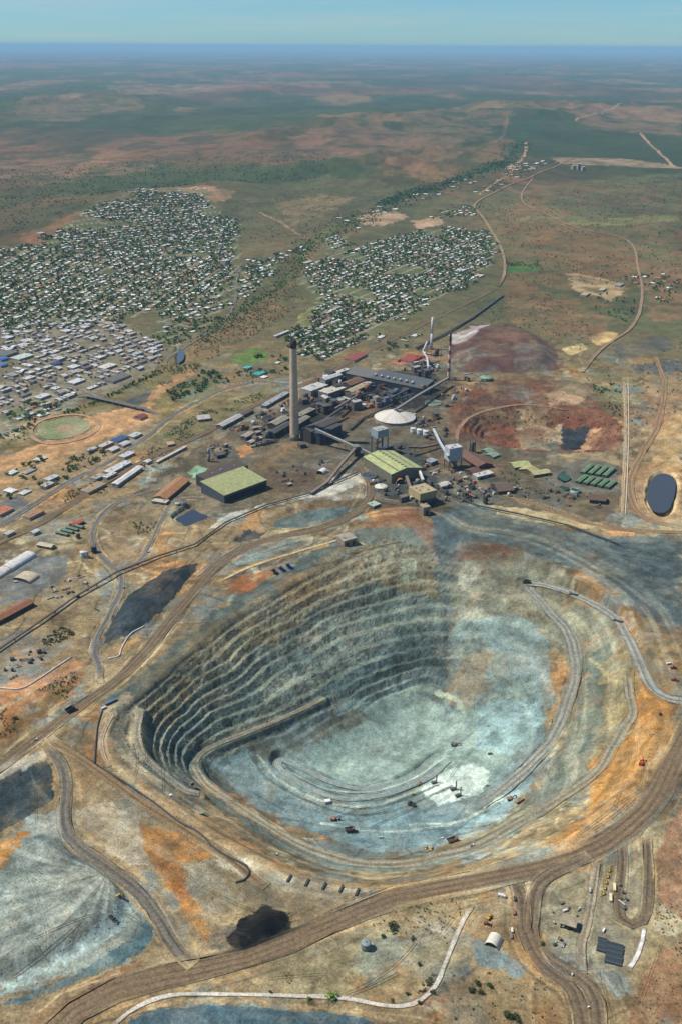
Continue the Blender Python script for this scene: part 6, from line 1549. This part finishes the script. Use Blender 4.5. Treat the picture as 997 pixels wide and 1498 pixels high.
scatter("640,300 997,260 997,400 860,420 745,420 730,340", 1500, 3, 6, 1, 'on the right scrub plain')
scatter("0,370 60,348 140,325 270,285 480,268 480,230 0,250", 2200, 4, 8, 1, 'on the red ridge')
scatter('245,545 300,500 370,455 430,408 445,440 400,475 330,515 290,540', 520, 2.4, 4.6, 1, 'along the dry creek')
scatter('200,560 262,520 300,520 290,545 240,565', 120, 2.4, 4.4, 1, 'along the dry creek')
scatter('440,340 520,310 560,325 480,355 450,385 400,400', 500, 3, 6, 1, 'on the plain behind the creek')
scatter("345,300 460,280 560,290 470,330 400,360 350,350", 400, 3, 6, 1, 'on the plain behind the creek')
scatter("880,600 905,540 997,500 997,600 930,650", 100, 2.5, 4.5, 1, 'on the right spoil flat')
scatter("0,660 0,640 60,620 130,600 150,605 60,648", 60, 2.5, 4.5, 0, 'on the green river bank')
scatter("60,690 150,655 160,665 80,710", 40, 3.5, 6.5, 0, 'on the river flat at the left edge')
scatter("725,690 800,697 820,725 760,728", 45, 2, 3.6, 0, 'around the yellow green offices')
scatter("210,690 300,640 320,660 250,700", 40, 1.6, 3, 1, 'around the plant yard')
scatter("500,1330 690,1310 650,1440 560,1470 400,1440", 90, .8, 1.8, 1, 'on the dry bottom flat')
scatter("560,1410 640,1380 640,1440 600,1460", 40, 1.0, 2.0, 1, 'on the dry bottom flat')
scatter("650,1420 800,1430 820,1498 660,1498", 50, .8, 1.8, 1, 'on the dry bottom flat')
scatter("940,1280 997,1330 997,1400 940,1340", 60, .8, 1.7, 1, 'on the brown right edge')
scatter("900,1498 940,1440 997,1390 997,1498", 60, .7, 1.4, 1, 'on the brown right edge')

def leaf_cloud(n, seed, lobes=5, big=.36):
    g = np.random.default_rng(seed); L_ = g.normal(0, .42, (lobes, 3)); L_[:, 2] = .75 + g.uniform(-.3, .35, lobes); V = []; Cc = []
    for i in range(n):
        c = L_[i % lobes]; d = g.normal(0, 1, 3); d /= np.linalg.norm(d); p = c + d * g.uniform(.28, .55) * np.array([1, 1, .8])
        nrm = d + g.normal(0, .5, 3); nrm /= np.linalg.norm(nrm); a = np.cross(nrm, g.normal(0, 1, 3)); a /= np.linalg.norm(a); b = np.cross(nrm, a); s_ = big * g.uniform(.6, 1.2)
        V += [p + a * s_, p + b * s_ * .7, p - a * s_, p - b * s_ * .7]; Cc += [g.uniform(.65, 1.35)] * 4
    return np.array(V), np.array(Cc)
GREENS = [lin((70, 98, 48)), lin((54, 86, 44)), lin((88, 108, 54)), lin((58, 88, 56))]; DRYG = [lin((102, 102, 68)), lin((84, 88, 58)), lin((92, 82, 58)), lin((74, 82, 58))]
OV = W2('45,634 55,616 85,606 118,605 142,613 144,630 122,643 90,650 58,648')
trees = [t_ for t_ in trees if not inside(np.array([t_[0]]), np.array([t_[1]]), OV)[0]]
TR = np.array([(t_[0], t_[1], t_[2], t_[3]) for t_ in trees]); tz = hgt(TR[:, 0], TR[:, 1]); TD = np.hypot(TR[:, 0], TR[:, 1])
app = TR[:, 2] / TD; inview = np.zeros(len(TR), bool)
for i in range(len(TR)):
    a, b = proj((TR[i, 0], TR[i, 1], tz[i])); inview[i] = 2 < a < 995 and 60 < b < 1496
order = np.argsort(-(app * inview)); single = set(order[:300].tolist())
tmesh = {}
for nm, pal in ((0, GREENS), (1, DRYG)):
    for v_ in range(4):
        V, cc = leaf_cloud(70, 200 + nm * 10 + v_, 6, .30); q = np.arange(len(V)).reshape(-1, 4)
        tv = MB().lathe([(.09, -.3), (.06, .5), (.02, .9)], 5, cap=False)
        nb = len(V); Vall = np.vstack([V, np.array(tv.v)]); Fa = [tuple(f) for f in q] + [tuple(k + nb for k in f) for f in tv.f]
        me = bpy.data.meshes.new('tree'); me.from_pydata([tuple(map(float, p)) for p in Vall], [], [tuple(map(int, f)) for f in Fa]); me.materials.append(FOL); me.materials.append(surf((96, 78, 60), .9))
        me.polygons.foreach_set('material_index', np.array([0] * len(q) + [1] * len(tv.f), np.int32))
        a = me.attributes.new('Col', 'FLOAT_COLOR', 'POINT'); col = np.vstack([pal[v_][None] * cc[:, None], np.tile(lin((96, 78, 60)), (len(tv.v), 1))])
        a.data.foreach_set('color', np.hstack([col, np.ones((len(col), 1))]).astype(np.float32).ravel()); tmesh[(nm, v_)] = me
for i in sorted(single):
    x, y, r, k, place = trees[i]; o = bpy.data.objects.new('tree' if k == 0 else 'bush', tmesh[(k, i % 4)]); C.objects.link(o)
    o.location = (x, y, tz[i]); o.rotation_euler = (0, 0, i * 1.7); o.scale = (r, r, r * (1.1 if k == 0 else .9))
    tag(o, ('dark green tree ' if k == 0 else 'small dry olive bush ') + where(x, y, place), 'tree' if k == 0 else 'bush', ('trees ' if k == 0 else 'bushes ') + place)
def mass(idx, name, label, npl):
    g = [leaf_cloud(npl, 300 + k, 3, .55) for k in range(6)]; Vs, Cs = [], []
    for j, i in enumerate(idx):
        V, cc = g[j % 6]; x, y, r, k = TR[i]; a = j * 1.3; c_, s_ = math.cos(a), math.sin(a)
        Vs.append(np.stack([x + (V[:, 0] * c_ - V[:, 1] * s_) * r, y + (V[:, 0] * s_ + V[:, 1] * c_) * r, tz[i] + V[:, 2] * r], -1)); Cs.append((GREENS if k == 0 else DRYG)[(j * 7) % 4][None] * cc[:, None])
    V = np.vstack(Vs); o = mesh_obj(name, V, np.arange(len(V)).reshape(-1, 4), FOL); set_col(o, np.vstack(Cs)); o['kind'] = 'stuff'; o['label'] = label
restt = [i for i in range(len(TR)) if i not in single]
mass([i for i in restt if TR[i, 3] == 0], 'far_trees', 'mass of dark green trees through the town and along the river', 12)
mass([i for i in restt if TR[i, 3] == 1], 'scrub', 'dry olive scrub scattered over the plain', 8)

# shrubs and trees of the bottom flat, one by one
def shrub(label, px, py, rpx, col, seed, name='shrub'):
    p = gp(px, py); r = rpx * MPP(p); t = thing(name, label, 'shrub', p)
    MB().tube([(0, 0, -.3), (.06 * r, .03 * r, .5 * r), (.2 * r, .1 * r, .9 * r)], .07 * r + .08, 6).tube([(0, 0, .2 * r), (-.3 * r, .1 * r, .7 * r)], .05 * r + .05, 5).build('trunk', surf((92, 76, 58), .9), t)
    V, cc = leaf_cloud(420, seed, 8, .15); V = V * np.array([r * .95, r * .95, r * .9]); c = mesh_obj('crown', V, np.arange(len(V)).reshape(-1, 4), FOL, t); set_col(c, lin(col)[None] * cc[:, None])
G1, G2, G3 = (58, 74, 40), (112, 140, 40), (78, 84, 56)
for i, (lb, x, y, r, c) in enumerate([('large dark bush above the round tank pad',574,1359,8,G1), ('small dark bush left below the large one',560,1371,4,G1), ('dark bush right of the round tank pad',603,1374,4,G1), ('bright green bush on the white track',485,1460,8,G2), ('small bright bush left of the bright green one',452,1462,4,G2),
  ('dark bush on the inside of the white track bend',632,1452,4,G1), ('dark bush just outside the white track bend',613,1468,4,G1), ('dark bush below the tank pad',595,1455,3.5,G1), ('low bush left of the white track bend',573,1466,3,G3), ('grey bush on the right of the tank pad',612,1412,4,G3),
  ('upper bush of the cluster below the grey gravel strip',697,1440,6,G1), ('left bush of the cluster below the grey gravel strip',688,1450,5.5,G1), ('lower bush of the cluster below the grey gravel strip',702,1452,4.5,G1), ('right bush of the cluster below the grey gravel strip',716,1443,5,G1),
  ('big round dark bush at the bottom edge',742,1486,8,G1), ('dark bush joined to the big round one',755,1492,7,G1), ('single dark bush on the road shoulder',792,1382,3.2,G1), ('tall bush beside the left haul road',22,1052,4,G1), ('dark bush on the asphalt edge by the green sheds',116,787,5,G1), ('grey thorn bush on the right rim pad',965,1046,3.2,G3), ('shrub on the bottom pale track',396,1452,3,G1)]):
    shrub(lb, x, y, r, c, 500 + i)
# ------------------------------------------------------------------ haze
hm = bpy.data.materials.new('haze_air'); hm.use_nodes = True; t = hm.node_tree; t.nodes.clear()
pv = t.nodes.new('ShaderNodeVolumePrincipled'); pv.inputs['Density'].default_value = 1.6e-5
pv.inputs['Color'].default_value = (0.38, 0.66, 0.88, 1); pv.inputs['Anisotropy'].default_value = 0.0
mo = t.nodes.new('ShaderNodeOutputMaterial'); t.links.new(pv.outputs['Volume'], mo.inputs['Volume'])
bxv = [(x, y, z) for x in (-2.6e6, 2.6e6) for y in (-40000, 410000) for z in (-175, 1010)]
bxv = [(x * 0.08, y, z) for x, y, z in bxv]
haze = mesh_obj('haze', bxv, [(0,1,3,2),(4,6,7,5),(0,4,5,1),(2,3,7,6),(0,2,6,4),(1,5,7,3)], hm)
haze['kind'] = 'stuff'; haze['label'] = 'thin blue distance haze over the plain'
